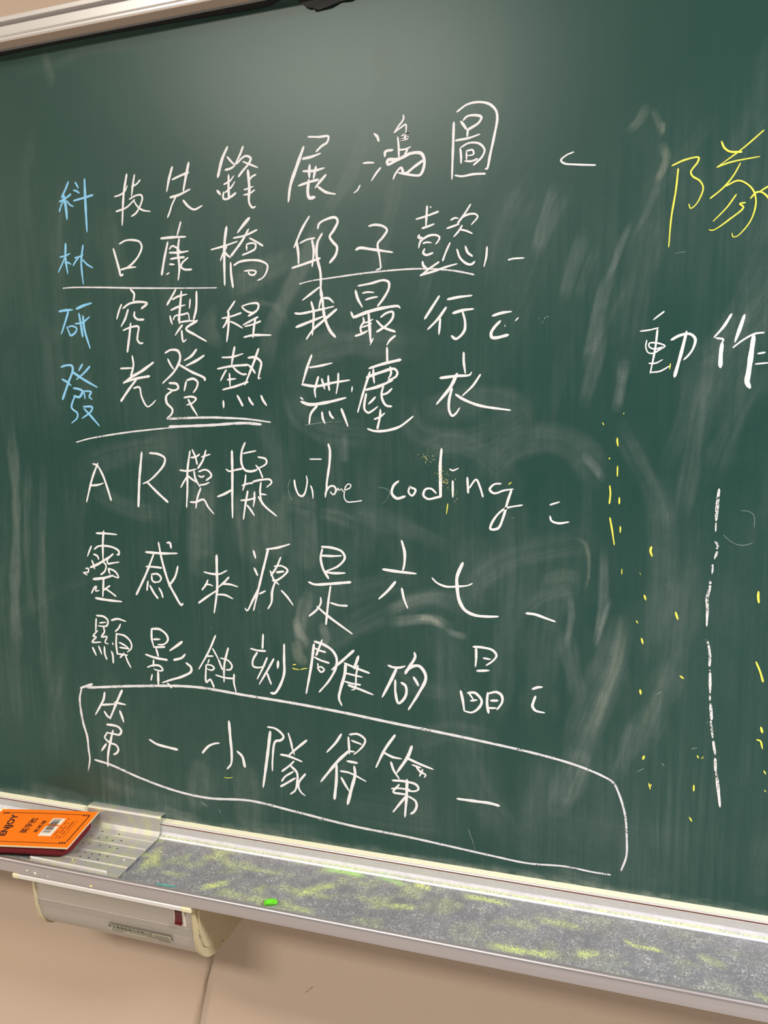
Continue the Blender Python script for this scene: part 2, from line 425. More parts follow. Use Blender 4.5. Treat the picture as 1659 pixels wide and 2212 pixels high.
SMEARS = """
20 .22 .7 0 92,1605 88,1454 69,1297 66,1201
15 .14 .7 0 119,1530 102,1377 101,1260
20 .10 .7 0 151,1530 128,1340 118,1140
39 .03 .6 0 144,2108 246,2132 372,2135 503,2124
14 .12 .7 1 209,2131 216,2111 218,2095
16 .05 .5 1 220,2110 278,2127 371,2123
24 .04 .6 0 560,2141 613,2134 665,2130
36 .07 .2 0 733,2088 732,2011 698,1941
21 .10 .2 0 709,1996 688,1924 647,1869
32 .06 .5 0 643,1858 600,1788 562,1727
11 .20 .8 1 1053,1950 1046,1937 1036,1929
9 .18 .8 1 1062,1947 1066,1938 1071,1927
7 .24 .6 1 1072,1932 1073,1927 1072,1920
11 .26 .7 1 1074,1905 1078,1893 1074,1880 1068,1867
9 .13 .6 0 1071,1870 1061,1842 1043,1807
8 .20 .6 0 1039,1823 1028,1797 1020,1773 1013,1755
17 .20 .8 0 1016,1765 1007,1733 1000,1694 992,1655
20 .12 .8 0 1008,1694 998,1649 988,1609
16 .17 .8 0 985,1814 973,1779 961,1738
14 .12 .8 0 998,1794 987,1767 979,1740
13 .17 .8 0 948,1872 936,1838 925,1794
13 .12 .8 0 964,1862 947,1831 931,1794
15 .20 .8 0 1035,1653 1032,1631 1028,1602
35 .08 .9 0 916,1878 887,1825 870,1770
45 .06 .9 0 1069,1847 1050,1758 1036,1670
33 .09 .9 0 1191,1779 1165,1718 1139,1655 1119,1556
23 .10 .9 0 1141,1666 1123,1589 1115,1522 1106,1458
33 .07 .9 0 1196,1653 1169,1600 1141,1522
29 .09 .8 0 1035,1573 1052,1539 1073,1498 1090,1446
35 .09 .8 0 1081,1504 1087,1428 1087,1357 1082,1295
42 .10 .8 0 1106,1429 1111,1340 1104,1279 1088,1228 1070,1175 1050,1131
14 .10 .8 1 1095,1272 1085,1228 1070,1182
49 .20 .7 0 1035,1317 1024,1266 1008,1220 995,1180 987,1153
13 .30 .8 1 1041,1336 1036,1279 1021,1228 1001,1168
41 .24 .8 0 991,1150 980,1112 961,1060
24 .14 .8 0 1061,1194 1053,1161 1039,1120
11 .20 .6 0 1015,1423 1016,1359 1014,1334 1005,1290
6 .24 .6 0 1025,1359 1015,1321 1008,1290
25 .14 .8 0 968,1312 975,1274 986,1224
9 .22 .6 0 974,1359 976,1331 971,1293
42 .08 .5 0 776,1601 833,1613 876,1617 903,1599 879,1584
42 .09 .7 0 869,1526 894,1554 947,1565 985,1547 1005,1518
11 .22 .6 0 991,1540 1002,1528 1011,1514
40 .10 .8 0 834,1358 888,1402 949,1422 991,1431
5 .20 .5 1 978,1435 991,1430 997,1410 997,1385 993,1367
18 .11 .8 0 913,1334 940,1356 979,1369
18 .10 .5 1 949,1380 964,1386 979,1384
21 .30 .5 0 600,1335 590,1307 586,1278 591,1265
15 .34 .5 1 581,1296 586,1278 595,1268
16 .28 .5 1 580,1260 583,1243 588,1239
14 .28 .6 0 623,1291 628,1276 624,1266
40 .10 .8 0 616,1259 661,1291 717,1322
39 .07 .8 0 626,1337 697,1354 746,1370
17 .34 .6 0 731,1306 758,1311 785,1314 810,1306
10 .42 .4 1 768,1315 785,1315 799,1307
17 .18 .7 0 724,1322 765,1341 798,1346
32 .12 .8 0 745,1330 785,1346 821,1341
10 .20 .5 0 811,1298 824,1294 831,1293
27 .14 .8 0 577,1475 595,1472 606,1470
20 .12 .8 0 630,1459 658,1453 672,1447
37 .08 .8 0 768,1538 807,1557 857,1545 894,1508
32 .08 .8 0 659,1466 713,1454 767,1436 806,1418
49 .17 .9 0 438,1503 431,1447 425,1379
55 .16 .9 0 513,1463 515,1411
41 .12 .9 0 558,1457 556,1409
19 .13 .9 0 665,1564 664,1542
40 .10 .9 0 601,1445 599,1397
36 .10 .8 0 240,1487 306,1459 355,1453
43 .09 .8 0 225,1523 296,1545 395,1559
44 .10 .6 0 595,1668 638,1692 705,1695 764,1687
39 .10 .8 0 587,1636 600,1597 634,1577 689,1570
31 .08 .8 0 756,1607 769,1576 832,1563 882,1575
40 .07 .8 0 535,1598 561,1531 551,1464
39 .11 .5 0 507,1781 544,1798 587,1813
26 .11 .3 0 637,1858 607,1800 562,1727 545,1663
24 .12 .5 0 468,1751 459,1726 473,1705
10 .12 .5 0 524,1761 570,1749 583,1726
48 .06 .7 1 298,1888 303,1848 316,1807
43 .05 .8 1 248,1784 232,1702 251,1617
44 .14 .9 0 403,1041 396,997
51 .12 .9 0 489,1041 490,979
46 .09 .8 0 253,1001 278,980 374,978
52 .08 .8 0 762,1133 817,1153 863,1145
59 .08 .9 0 836,1114 856,1062 889,1018
51 .07 .9 0 945,1121 933,1059
62 .07 .8 0 616,1013 704,1011 802,1012
23 .10 .6 0 226,998 270,987
39 .07 .9 0 723,1240 763,1216 824,1209
39 .08 .9 0 804,1287 804,1220 810,1166
32 .08 .9 0 888,1306 882,1214 869,1173
31 .16 .5 0 61,963 195,956
22 .18 .5 0 330,964 390,956
19 .12 .5 0 959,967 1021,957
21 .10 .5 0 456,959 614,968
126 .05 .6 0 895,1019 1020,1011 1137,1011
"""
def make_board_panel():
    xs = np.concatenate([np.linspace(BX0, -.12, 24, endpoint=False), np.arange(-.12, 1.36, .002), np.linspace(1.36, BX1, 30)])
    zs = np.linspace(BZ0, BZ1, 600)
    X, Z = np.meshgrid(xs, zs)
    n, mm = X.shape
    co = np.stack([X, np.zeros_like(X), Z], -1).reshape(-1, 3) - np.array([.8, 0, BZ0])
    idx = np.arange(n * mm).reshape(n, mm)
    F = np.stack([idx[:-1, :-1], idx[:-1, 1:], idx[1:, 1:], idx[1:, :-1]], -1).reshape(-1, 4)
    nf = len(F); off = n * mm
    # front grid plus a back and rim so that the panel has thickness
    corners = [idx[0, 0], idx[0, -1], idx[-1, -1], idx[-1, 0]]
    me = bpy.data.meshes.new('board_panel')
    faces = [tuple(f) for f in F.tolist()]
    co = co.tolist() + [[co[c][0], .018, co[c][2]] for c in corners]
    b0, b1, b2, b3 = off, off + 1, off + 2, off + 3
    faces += [(b0, b3, b2, b1), tuple(idx[0, ::-1].tolist()) + (b0, b1), tuple(idx[-1, :].tolist()) + (b2, b3),
              tuple(idx[:, 0].tolist()) + (b3, b0), tuple(idx[::-1, -1].tolist()) + (b1, b2)]
    me.from_pydata(co, [], faces); me.update()
    me.materials.append(MAT['board'])
    x = X.ravel() * 1000; z = Z.ravel() * 1000
    W = np.zeros(x.shape); Y = np.zeros(x.shape)
    for i, l in enumerate(SMEARS.strip().splitlines()):
        t = l.split(); w, a, s, c = map(float, t[:4]); P = [tuple(map(float, q.split(','))) for q in t[4:]]
        v = stamp(x, z, P, w * 1.15, a * .86, s, 11 + i * 3)
        if c: Y = 1 - (1 - Y) * (1 - v * .6); W = 1 - (1 - W) * (1 - v * .5)
        else: W = 1 - (1 - W) * (1 - v)
    # many faint wipes left by the eraser
    rs = random.Random(4)
    for i in range(70):
        px = rs.uniform(-80, 1330); pz = rs.uniform(960, 2120)
        if pz > 1880: continue
        lean = .05 + .42 * min(max((px - 350) / 700, 0), 1) * min(max((pz - 1150) / 500, 0), 1)
        if rs.random() < .3: lean += rs.uniform(-.5, 1.1)
        ln = rs.uniform(70, 240); bend = rs.uniform(-.25, .25)
        P = [(px, pz), (px + math.sin(lean) * ln * .5, pz + math.cos(lean) * ln * .5),
             (px + math.sin(lean) * ln * .5 + math.sin(lean + bend) * ln * .5, pz + math.cos(lean) * ln * .5 + math.cos(lean + bend) * ln * .5)]
        v = stamp(x, z, P, rs.uniform(18, 60), rs.uniform(.02, .065), .85, 400 + i * 3)
        W = 1 - (1 - W) * (1 - v)
    # dust gathered just above the tray
    W = W + np.clip(1 - (z - 950) / (6 + 10 * vnoise(x / 35., z * 0, 77)), 0, 1) * .35 * vnoise(x / 12., z / 5., 78)
    D = np.clip((x - 300) / 700, 0, 1) * np.clip((z - 1150) / 400, 0, 1)
    FM = (.12 + .88 * np.clip((2010 - z) / 260, 0, 1)) * (.4 + 1.2 * vnoise(x / 130. + 3, z / 170. + 5, 91))
    cd = np.stack([np.clip(W, 0, 1), np.clip(Y, 0, 1), D, np.clip(FM, 0, 1.6) / 1.6], -1)
    cd = np.concatenate([cd, np.tile([0, 0, 0, 1.], (4, 1))])
    at = me.attributes.new('dust', 'FLOAT_COLOR', 'POINT')
    at.data.foreach_set('color', cd.ravel().astype(np.float32))
    o = bpy.data.objects.new('board_panel', me); COL.objects.link(o); o.parent = board
    return o
panel = make_board_panel()

# metal edging along the top: a two-track aluminium rail
RX0, RX1 = BX0 - .02, BX1 + .02
rail = MB().prism([(WALL_Y, 2.150), (-.0115, 2.1452), (-.030, 2.1452), (-.0305, 2.1476), (-.0275, 2.1484), (-.0275, 2.1520), (-.030, 2.1524),
                   (-.030, 2.1650), (-.012, 2.1650), (-.012, 2.1712), (-.030, 2.1712), (-.030, 2.1778), (WALL_Y, 2.1778)], RX0, RX1).build('top_rail', MAT['alu'], board)
bevel(rail, .0006)
MB().prism([(-.0112, 2.1453), (-.0294, 2.1453), (-.0294, 2.1446), (-.0112, 2.1444)], RX0, RX1).build('rail_reflection_strip', MAT['rail_warm'], board, label='brown strip painted as the warm reflection under the rail')  # warm reflection on the rail underside, put in as brown colour
# shade of the gap below the rail, painted as a black strip
gap_strip = MB()
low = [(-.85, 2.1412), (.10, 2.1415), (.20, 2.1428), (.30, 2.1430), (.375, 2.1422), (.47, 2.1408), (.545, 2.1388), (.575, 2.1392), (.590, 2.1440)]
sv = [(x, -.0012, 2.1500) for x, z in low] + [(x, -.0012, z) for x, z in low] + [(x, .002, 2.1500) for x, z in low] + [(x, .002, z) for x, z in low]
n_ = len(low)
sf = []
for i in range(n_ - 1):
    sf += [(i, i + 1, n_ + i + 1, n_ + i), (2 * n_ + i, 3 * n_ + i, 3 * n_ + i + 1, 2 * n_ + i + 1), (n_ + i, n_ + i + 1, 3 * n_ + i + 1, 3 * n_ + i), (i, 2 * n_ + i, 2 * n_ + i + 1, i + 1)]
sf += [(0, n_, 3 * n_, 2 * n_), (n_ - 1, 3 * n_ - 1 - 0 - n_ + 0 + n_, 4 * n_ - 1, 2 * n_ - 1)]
gap_strip.add(sv, sf).build('gap_shade_strip', MAT['black'], board)
gap_patch = [(.610, 2.146), (.628, 2.1285), (.634, 2.1255), (.637, 2.1262), (.640, 2.1226), (.646, 2.1222), (.662, 2.1236), (.676, 2.1275), (.690, 2.1270), (.705, 2.1310), (.72, 2.138), (.725, 2.146)]  # more of the gap shade, drawn as a black patch
MB().add([(x, -.0022 - .002 * math.sin(i * 1.3) ** 2, z) for i, (x, z) in enumerate(gap_patch)] + [(x, -.0002, z) for x, z in gap_patch],
         [tuple(range(12)), tuple(range(23, 11, -1))] + [(i, (i + 1) % 12, 12 + (i + 1) % 12, 12 + i) for i in range(12)]).build('gap_shade_patch', MAT['black'], board)
# bottom edging: chalk-caked ledge with a rounded metal lip
MB().prism([(.016, .9510), (.0005, .9502), (-.0085, .9486), (-.0095, .9478), (-.006, .9462), (.016, .9462)], RX0, RX1).build('bottom_ledge', MAT['creamrail'], board)
lipm = MB().prism([(-.006, .9480), (-.0098, .9484), (-.0112, .9476), (-.0117, .9468), (-.0112, .9461), (-.006, .9460)], RX0, RX1).build('bottom_lip', MAT['alu'], board)

MB().prism([(-.006, .9462), (-.0108, .9462), (-.0108, .9441), (-.006, .9441)], RX0, RX1).build('seam_strip', MAT['seam'], board, label='rust brown seam under the lip')

# ---------------------------------------------------------------- chalk writing
CHALK = """
#b char
32 236,1951 230,1941 222,1930
47 225,1934 228,1918 229,1898
29 217,1924 229,1928 239,1933
26 225,1927 220,1918 216,1910
26 231,1924 236,1918 242,1915
29 248,1949 251,1944 253,1940
29 244,1938 250,1936 254,1933
32 243,1923 258,1925 278,1928
41 265,1952 264,1927 263,1877
#w char
34 338,1951 331,1925 325,1881
26 315,1922 326,1924 333,1928 338,1935
31 351,1949 347,1934 344,1920
26 345,1933 354,1936 360,1941
26 340,1916 351,1920 360,1920 362,1916 358,1906 350,1896 342,1892
26 316,1901 334,1905 349,1915
26 347,1914 352,1906 361,1899 374,1896
#w char
36 414,1953 408,1938 403,1921
31 413,1936 427,1940 440,1943
39 441,1956 436,1940 430,1919
33 408,1912 422,1914 441,1920
25 418,1913 410,1901 406,1892 402,1885
31 429,1906 437,1897 446,1892 459,1896
#b char
36 223,1863 221,1842 223,1819
27 211,1844 220,1845 230,1848
27 220,1843 213,1832 206,1822
27 219,1835 225,1835 230,1832
27 238,1841 246,1842 253,1844
27 245,1841 240,1837 234,1830
32 254,1858 249,1834 249,1818 250,1802
26 252,1837 259,1830 269,1824
#w char
35 307,1849 311,1834 315,1818 317,1810 321,1811
29 318,1855 330,1859 345,1858 353,1855 356,1848 350,1836 339,1826 329,1820
29 318,1818 330,1820 344,1820
#w char
28 423,1877 420,1869 416,1859
34 389,1857 409,1857 430,1856
34 400,1851 393,1829 387,1806
25 402,1841 407,1845 414,1842 420,1837
31 402,1836 419,1835 433,1836
31 403,1827 415,1828 426,1828
37 419,1854 416,1838 417,1814 414,1797
28 401,1820 409,1819
23 395,1806 400,1808
28 432,1827 422,1820 420,1815 425,1811 437,1810
#w underline
23 212,1798 230,1798 279,1795 343,1790 404,1786 438,1784 476,1782
#w char
41 503,1970 494,1955 486,1932
30 527,1968 522,1958 513,1945
30 502,1957 508,1950 513,1945
33 498,1940 506,1941 513,1944
30 516,1946 525,1953 531,1955 538,1951 534,1944 525,1936 518,1929
27 526,1948 537,1943 548,1938
33 503,1933 502,1916 502,1901
25 495,1921 505,1925 511,1931
25 496,1910 506,1916 512,1923
36 484,1914 489,1908
30 494,1911 493,1903 497,1901 506,1904 513,1908
38 533,1936 534,1913 533,1893 538,1886 542,1887
24 535,1923 539,1927 545,1929
24 526,1911 533,1912 540,1914
24 525,1904 534,1905 542,1909
#w char
29 624,1969 640,1967 653,1966 651,1959 643,1955 635,1949
45 617,1957 606,1933 596,1910 592,1889
34 615,1942 627,1943 641,1946
34 615,1926 631,1925 646,1927
40 625,1933 624,1924 624,1917
37 634,1930 630,1915
32 608,1908 622,1911 637,1913
42 623,1914 621,1898 623,1891 631,1891
34 648,1918 639,1910 632,1903
32 636,1904 647,1896 661,1892
#w char
41 532,1873 523,1865 513,1855
33 530,1858 520,1844 501,1824
27 506,1848 524,1850 543,1856
27 531,1846 540,1841 551,1834
39 496,1864 492,1844 490,1817 489,1785
28 470,1835 489,1838 512,1843
28 495,1837 489,1829 484,1819
30 492,1830 495,1826 500,1822
27 526,1837 526,1830
27 526,1838 534,1839 540,1837 539,1831 530,1827 519,1824
33 500,1815 500,1799 502,1781
30 505,1811 514,1815 534,1816 549,1813 557,1807 553,1795 547,1790 541,1788
25 521,1802 534,1802 539,1800 536,1796 529,1797 527,1801
#w char
32 622,1867 611,1852 598,1828
35 602,1837 604,1820 604,1806
24 607,1833 618,1837 629,1838
32 625,1836 627,1821 624,1801
32 594,1801 612,1805 636,1811
37 640,1843 633,1832 631,1816 636,1791 635,1761
34 634,1850 636,1856 647,1861 660,1862 663,1857 657,1846 651,1838 656,1830 661,1824 659,1814 650,1804
#w underline
21 604,1779 622,1782 651,1784 701,1787 744,1788 781,1787 814,1783 829,1780 848,1775
#w char
31 717,1962 721,1958 723,1952
28 701,1927 708,1927 716,1926
26 725,1919 719,1913 712,1904
21 696,1900 692,1894 687,1891
23 757,1980 757,1975 750,1967 744,1960
23 744,1960 753,1965 760,1968 760,1958
23 754,1955 765,1958 758,1955 762,1951 753,1950 763,1953
23 759,1956 760,1950
28 749,1954 750,1942 750,1927
33 731,1932 732,1938 742,1939
25 751,1938 759,1938 766,1940
25 758,1932 762,1937
38 734,1922 735,1927 750,1927 766,1932 779,1931 783,1926 784,1917 780,1906 777,1904 760,1907 749,1910
33 735,1921 746,1925 752,1926
33 783,1922 772,1916 757,1908 753,1916 745,1909 742,1903
#w char
30 823,1963 822,1940 820,1895
29 827,1975 840,1982 855,1983 868,1979 876,1971 878,1962 874,1940 869,1919 865,1903 863,1903
32 832,1963 835,1959 839,1953
29 835,1964 840,1968 851,1968 858,1965 855,1959 841,1952
27 841,1953 840,1944
27 825,1941 842,1942 856,1945
30 831,1931 832,1922 832,1913
25 832,1932 842,1936 855,1934 862,1926 859,1918 848,1909
25 837,1915 846,1914 853,1916
22 839,1927 847,1927 848,1922 840,1921
22 839,1926 839,1916
27 824,1899 833,1897 848,1898 863,1897
#w char
29 707,1847 715,1848 727,1845 732,1840 726,1831 719,1824 719,1817 721,1807 722,1798 722,1792 716,1790
34 688,1818 693,1820 710,1817 739,1811
#w char
28 787,1865 786,1853 785,1840
25 772,1850 787,1853 802,1857
28 780,1838 789,1840 796,1842
20 791,1864 792,1863
31 776,1830 775,1827 780,1825 777,1821 775,1814
28 780,1824 789,1828 798,1828 803,1825 801,1820 798,1817
25 781,1819 786,1820 792,1819
28 783,1812 781,1807 785,1804 794,1806
31 780,1796 781,1791 786,1787
26 802,1794 795,1790 782,1782 777,1778
28 777,1779 796,1783 811,1787 826,1790
25 844,1862 837,1852 827,1840
25 818,1845 824,1847 828,1846
25 827,1840 832,1846 842,1850 851,1849 853,1846 845,1837
28 813,1835 821,1837 829,1839
25 833,1837 828,1830 822,1824
25 831,1832 838,1830 846,1826
25 817,1817 811,1805 807,1795
28 826,1808 830,1797 839,1789 845,1788 849,1791
28 837,1811 840,1803 846,1798
25 865,1808 864,1796 861,1784
#w char
22 892,1790 897,1791 912,1791
#b char
36 202,1764 214,1765 227,1765
33 219,1763 212,1748 203,1730
30 214,1740 217,1733 220,1727 229,1731 232,1737 223,1741 215,1739
39 234,1766 247,1770 262,1773
36 238,1759 240,1743 242,1724
36 245,1755 246,1735 250,1719 254,1706
30 230,1744 243,1745 257,1753
#b char
36 198,1680 208,1682 218,1681 219,1674 210,1657 196,1630
36 218,1672 237,1660 262,1647
33 198,1661 206,1657 214,1651
30 238,1683 230,1673
30 251,1679 239,1669 225,1660
36 218,1647 228,1645 234,1642 228,1633 218,1635
27 237,1642 238,1630
30 238,1642 250,1640 246,1633 251,1629
30 219,1634 212,1617 222,1608 221,1601 210,1593
30 234,1618 250,1617 248,1611 230,1600
33 235,1615 245,1605 261,1588
#w char
32 332,1789 338,1782 336,1772
29 315,1768 310,1759 305,1747
32 317,1762 328,1768 345,1770 359,1767 349,1760
32 326,1760 320,1747 312,1736
32 337,1756 336,1750 341,1745 352,1744
35 329,1740 325,1720 320,1698
29 315,1730 329,1734 342,1734 340,1723 339,1715 343,1710 348,1710
#w char
31 409,1784 400,1772 393,1763
28 402,1770 413,1774 427,1776
34 418,1781 414,1756 411,1739
29 399,1755 411,1759 423,1761
29 397,1747 398,1741 400,1735
26 402,1741 405,1746 420,1748 427,1749 429,1738
26 413,1748 412,1735
26 412,1737 425,1738 439,1738
26 432,1769 430,1756
34 443,1779 441,1755 436,1740
29 417,1733 410,1726 404,1719
29 415,1725 417,1709 422,1712
34 442,1738 423,1727 437,1718 455,1708
#w char
32 328,1692 329,1678 323,1661
27 306,1674 316,1674 327,1674
41 364,1681 343,1669 323,1660 310,1652
35 310,1653 332,1658 356,1661
36 333,1657 319,1643 303,1625
27 327,1644 337,1645 340,1631 349,1616 357,1619 364,1625
#w char
35 385,1694 395,1698 407,1696 410,1686 400,1668 378,1650
32 389,1685 393,1677 398,1670
34 438,1697 429,1688 417,1682
37 450,1688 439,1682 419,1674
34 408,1676 428,1665 449,1655 449,1652
32 389,1650 402,1648 404,1642 396,1639 386,1642
35 393,1638 383,1631 383,1621 392,1611 390,1604 382,1598
32 418,1651 414,1638
32 419,1653 430,1655 437,1650 435,1642 429,1635
29 413,1628 426,1629 433,1626 427,1620 417,1617
32 420,1625 425,1615 434,1601
#w underline
31 382,1597 420,1598 460,1598 482,1597 514,1595 552,1590
37 385,1586 416,1586 459,1587 497,1589 515,1589 537,1587
24 216,1563 238,1568 296,1576 349,1581 391,1584 420,1585
#w char
28 504,1762 498,1755 491,1747
25 482,1739 497,1741 513,1745
34 493,1748 492,1729 488,1706
28 491,1739 488,1732 483,1726
28 495,1734 502,1731 514,1724
30 514,1754 520,1748 532,1744 540,1750 540,1756 528,1757 514,1754
28 537,1747 531,1743 524,1740
28 539,1738 527,1733 515,1728
25 518,1726 530,1728 543,1732
33 535,1736 532,1723 530,1710
33 516,1711 529,1713 558,1712
#w char
34 500,1698 497,1686 494,1673
28 479,1684 495,1684 513,1688
31 471,1668 493,1671 520,1672
28 485,1666 480,1659 475,1651
28 496,1670 502,1664 511,1659 517,1659
25 490,1661 490,1642
25 486,1652 500,1653
31 478,1638 498,1642 519,1648
34 538,1694 529,1674 521,1658 514,1644
33 521,1682 532,1682 541,1675 538,1661 536,1652 539,1653
31 521,1672 527,1666 531,1660
31 478,1622 478,1612
34 501,1629 505,1622 509,1614
31 519,1626 522,1620 526,1615
34 539,1628 542,1621 547,1614
#w char
30 634,1773 621,1765 608,1757
32 635,1774 637,1760 634,1752 632,1744
29 639,1758 647,1757 654,1751
30 596,1740 603,1739 628,1742 654,1746
32 621,1754 624,1741 623,1724 621,1709
35 597,1721 620,1728 640,1734
38 638,1757 639,1739 642,1726 648,1713 655,1705
35 658,1742 637,1727 622,1716 612,1704
#w char
36 619,1682 612,1666 604,1644
30 615,1665 632,1667 649,1670
35 603,1642 624,1639 649,1643 674,1646
33 628,1652 624,1640 622,1633 623,1624
30 633,1649 635,1642 637,1635
30 643,1653 643,1641 644,1633
27 658,1656 657,1642 654,1628
41 601,1618 613,1614 638,1616 668,1622
22 600,1624 604,1621
33 625,1612 615,1601 612,1587
30 632,1603 633,1594 636,1587
30 643,1604 645,1598 649,1594
33 661,1607 666,1594 670,1583
22 678,1637 677,1630
#w char
34 686,1765 689,1754 695,1743
30 690,1771 708,1773 726,1776 733,1773 733,1765 725,1752 717,1743
25 696,1761 703,1762 712,1761
28 700,1752 708,1754 717,1755
31 679,1737 682,1729
42 683,1730 703,1736 725,1740 746,1741 748,1739
39 704,1734 705,1715 706,1696
28 696,1729 697,1724 692,1716 693,1709
22 695,1721 703,1723 710,1726
22 694,1716 701,1718 708,1721
31 684,1705 692,1707 702,1711
30 721,1728 729,1733 738,1734 738,1727 729,1717 715,1709
31 715,1724 724,1715 741,1708
20 710,1701 705,1692
#w char
33 802,1751 792,1737 782,1723
33 811,1736 800,1722 786,1709
30 803,1722 801,1702
32 813,1746 828,1748 845,1749
35 820,1728 833,1731 847,1732
32 833,1729 836,1716 835,1705 828,1697 823,1695 818,1699
#w char
32 872,1722 884,1725 896,1726
37 882,1715 874,1707 870,1700 871,1695 876,1694 892,1697
19 888,1709 888,1708
18 905,1718 901,1714
#w char
28 741,1703 733,1697 729,1691
31 729,1688 729,1669
36 703,1661 722,1666 748,1671
31 704,1656 696,1635 685,1602
31 709,1660 709,1650 710,1641
36 699,1649 719,1655 739,1659 743,1654 741,1649 730,1644
28 733,1662 734,1653 730,1646
39 697,1632 715,1636 736,1644
31 723,1637 720,1626 722,1616 727,1610 734,1609
28 735,1633 728,1627 721,1625
31 698,1627 695,1613 695,1606 700,1601 707,1604 714,1609
31 711,1622 706,1617 701,1613
31 718,1605 717,1595 713,1579
28 709,1592 717,1595 724,1600
34 699,1579 708,1576 724,1576 744,1581 755,1588 764,1595
#w char
30 834,1677 834,1665 836,1650
35 802,1645 824,1647 842,1648 844,1651
41 825,1650 816,1633 797,1611
33 818,1631 814,1616 814,1602 818,1595 823,1598 828,1605
27 856,1648 846,1634 832,1621
33 823,1623 832,1617 854,1608 895,1601
#w char
34 253,1530 241,1507 227,1469
33 244,1529 251,1527 260,1513 268,1490 273,1472
30 237,1495 250,1496 261,1499
#w char
39 334,1547 327,1506 322,1463
32 348,1546 364,1544 374,1538 372,1529 358,1514 343,1503 333,1499
35 340,1502 356,1487 375,1471
#w char
34 418,1549 412,1520 410,1491 407,1464
28 399,1520 413,1519 427,1522
28 412,1512 405,1503 399,1494
28 412,1512 417,1508 426,1502
28 422,1551 427,1539 429,1529
28 419,1539 427,1540 434,1544
30 445,1550 439,1535 430,1523
26 437,1540 452,1544
30 423,1519 425,1507 432,1495
28 431,1518 442,1521 449,1518 452,1512 443,1505
23 430,1512 436,1510 440,1512
26 432,1498 440,1499 448,1502
30 433,1493 427,1480 423,1463
30 414,1472 423,1472 437,1476 444,1465 453,1455
#w char
37 488,1549 487,1517 485,1479 484,1450
26 477,1522 482,1519 493,1521 504,1523
37 461,1481 472,1485 486,1492
33 510,1561 504,1548 503,1530 508,1521 517,1519 527,1521
26 506,1545 516,1547 527,1549
27 530,1540 542,1537 543,1531 527,1522
26 526,1528 531,1522 536,1510
28 509,1514 507,1502 503,1491
26 502,1498 512,1501 520,1502
29 520,1504 535,1507 548,1507 550,1503 542,1496
28 533,1503 531,1489 533,1471
26 532,1486 541,1485
31 511,1490 506,1469 502,1448
28 499,1476 511,1477 523,1480
28 522,1489 521,1476 519,1467
30 509,1469 514,1463 520,1454
31 528,1482 537,1469 556,1454
#w char
27 586,1507 587,1498 590,1489 593,1485 598,1484 602,1489 605,1499 606,1506 605,1513
#w char
23 611,1499 613,1494 614,1487 614,1481
19 611,1537 616,1537 622,1537 629,1537
#w char
33 640,1558 642,1550 641,1532 638,1515 636,1504 635,1493 633,1483
27 633,1486 635,1492 640,1498 646,1499 649,1496 649,1491 646,1487 643,1488 641,1491
16 650,1491 653,1496 654,1493 658,1495 660,1492 665,1494 671,1497 672,1501 668,1502 664,1498 662,1490 662,1482 666,1477 675,1477 688,1479
#w char
35 742,1507 735,1501 732,1490 739,1483 751,1486
27 758,1500 756,1492 761,1487 766,1495 758,1499
29 795,1491 788,1497 780,1496 777,1488 783,1483 795,1485 802,1487
39 803,1551 801,1529 801,1507 801,1486
22 814,1524 818,1522 826,1525
#w char
29 818,1508 818,1486
29 838,1513 839,1492
26 840,1498 850,1510 855,1500 859,1487
28 883,1505 874,1504 868,1497 874,1492 887,1496 899,1498
31 897,1497 892,1482 886,1460 879,1445 869,1444 873,1456 887,1471 911,1477
#w char
23 947,1478 953,1480 959,1482
28 947,1463 949,1457 958,1454 971,1456
#y dash
14 893,1504 897,1507
15 811,1477 809,1463
#w char
31 241,1419 261,1419 279,1418
34 255,1423 252,1404 250,1374
28 230,1398 226,1391 221,1381
31 235,1393 243,1398 259,1399 274,1396 281,1391 280,1386 277,1386
31 233,1385 240,1382 242,1377
28 270,1387 265,1383 258,1377
37 225,1363 240,1369 260,1380 269,1385
28 229,1375 231,1369 233,1361
28 258,1380 259,1371 268,1372 280,1374
28 249,1374 255,1368 252,1358 244,1352
25 216,1361 221,1361 220,1355 211,1354 218,1350
31 259,1363 261,1354
28 260,1363 272,1358 277,1349 266,1351
41 229,1344 250,1347 267,1352
34 249,1347 245,1316
28 224,1321 231,1331 234,1332 232,1325 239,1326
28 246,1326 260,1335
28 250,1330 261,1324 270,1318
38 231,1313 254,1311 280,1310
#w char
36 330,1392 359,1391 386,1392
34 344,1389 328,1357 308,1323
36 354,1408 358,1382 368,1345 378,1326 388,1311 391,1313
33 386,1372 380,1355 368,1340
33 369,1408 374,1408 376,1400
30 329,1369 343,1369 357,1368
30 338,1355 339,1347 344,1344
30 338,1357 349,1358 355,1352 351,1346 343,1345
31 331,1346 328,1331
34 334,1339 340,1328 347,1319
30 350,1336 354,1329 356,1321
#w char
39 454,1392 453,1366 452,1339 445,1302
30 431,1365 442,1363 457,1363 470,1369
30 437,1353 433,1345 426,1337
24 431,1345 438,1346 445,1344
30 473,1359 466,1352 454,1342
29 461,1348 474,1348 487,1345
33 419,1316 435,1327 451,1337
30 450,1331 465,1331 478,1326
#w char
28 229,1279 226,1255
31 230,1284 244,1283 251,1277 248,1268 232,1267
25 235,1272 247,1274
29 230,1259 221,1249 226,1248 218,1239 235,1240
28 242,1265 243,1258 237,1249 247,1250 243,1240 249,1238
22 257,1241 258,1237
32 218,1230 224,1217
32 230,1233 235,1220
32 241,1233 241,1221 244,1212
32 254,1226 256,1220 256,1207
31 258,1278 270,1281 285,1278
28 275,1273 270,1265 264,1260
31 266,1257 264,1239 265,1222
31 265,1256 281,1254 292,1244 292,1234 284,1227
28 270,1242 276,1240 286,1235
28 270,1234 288,1233
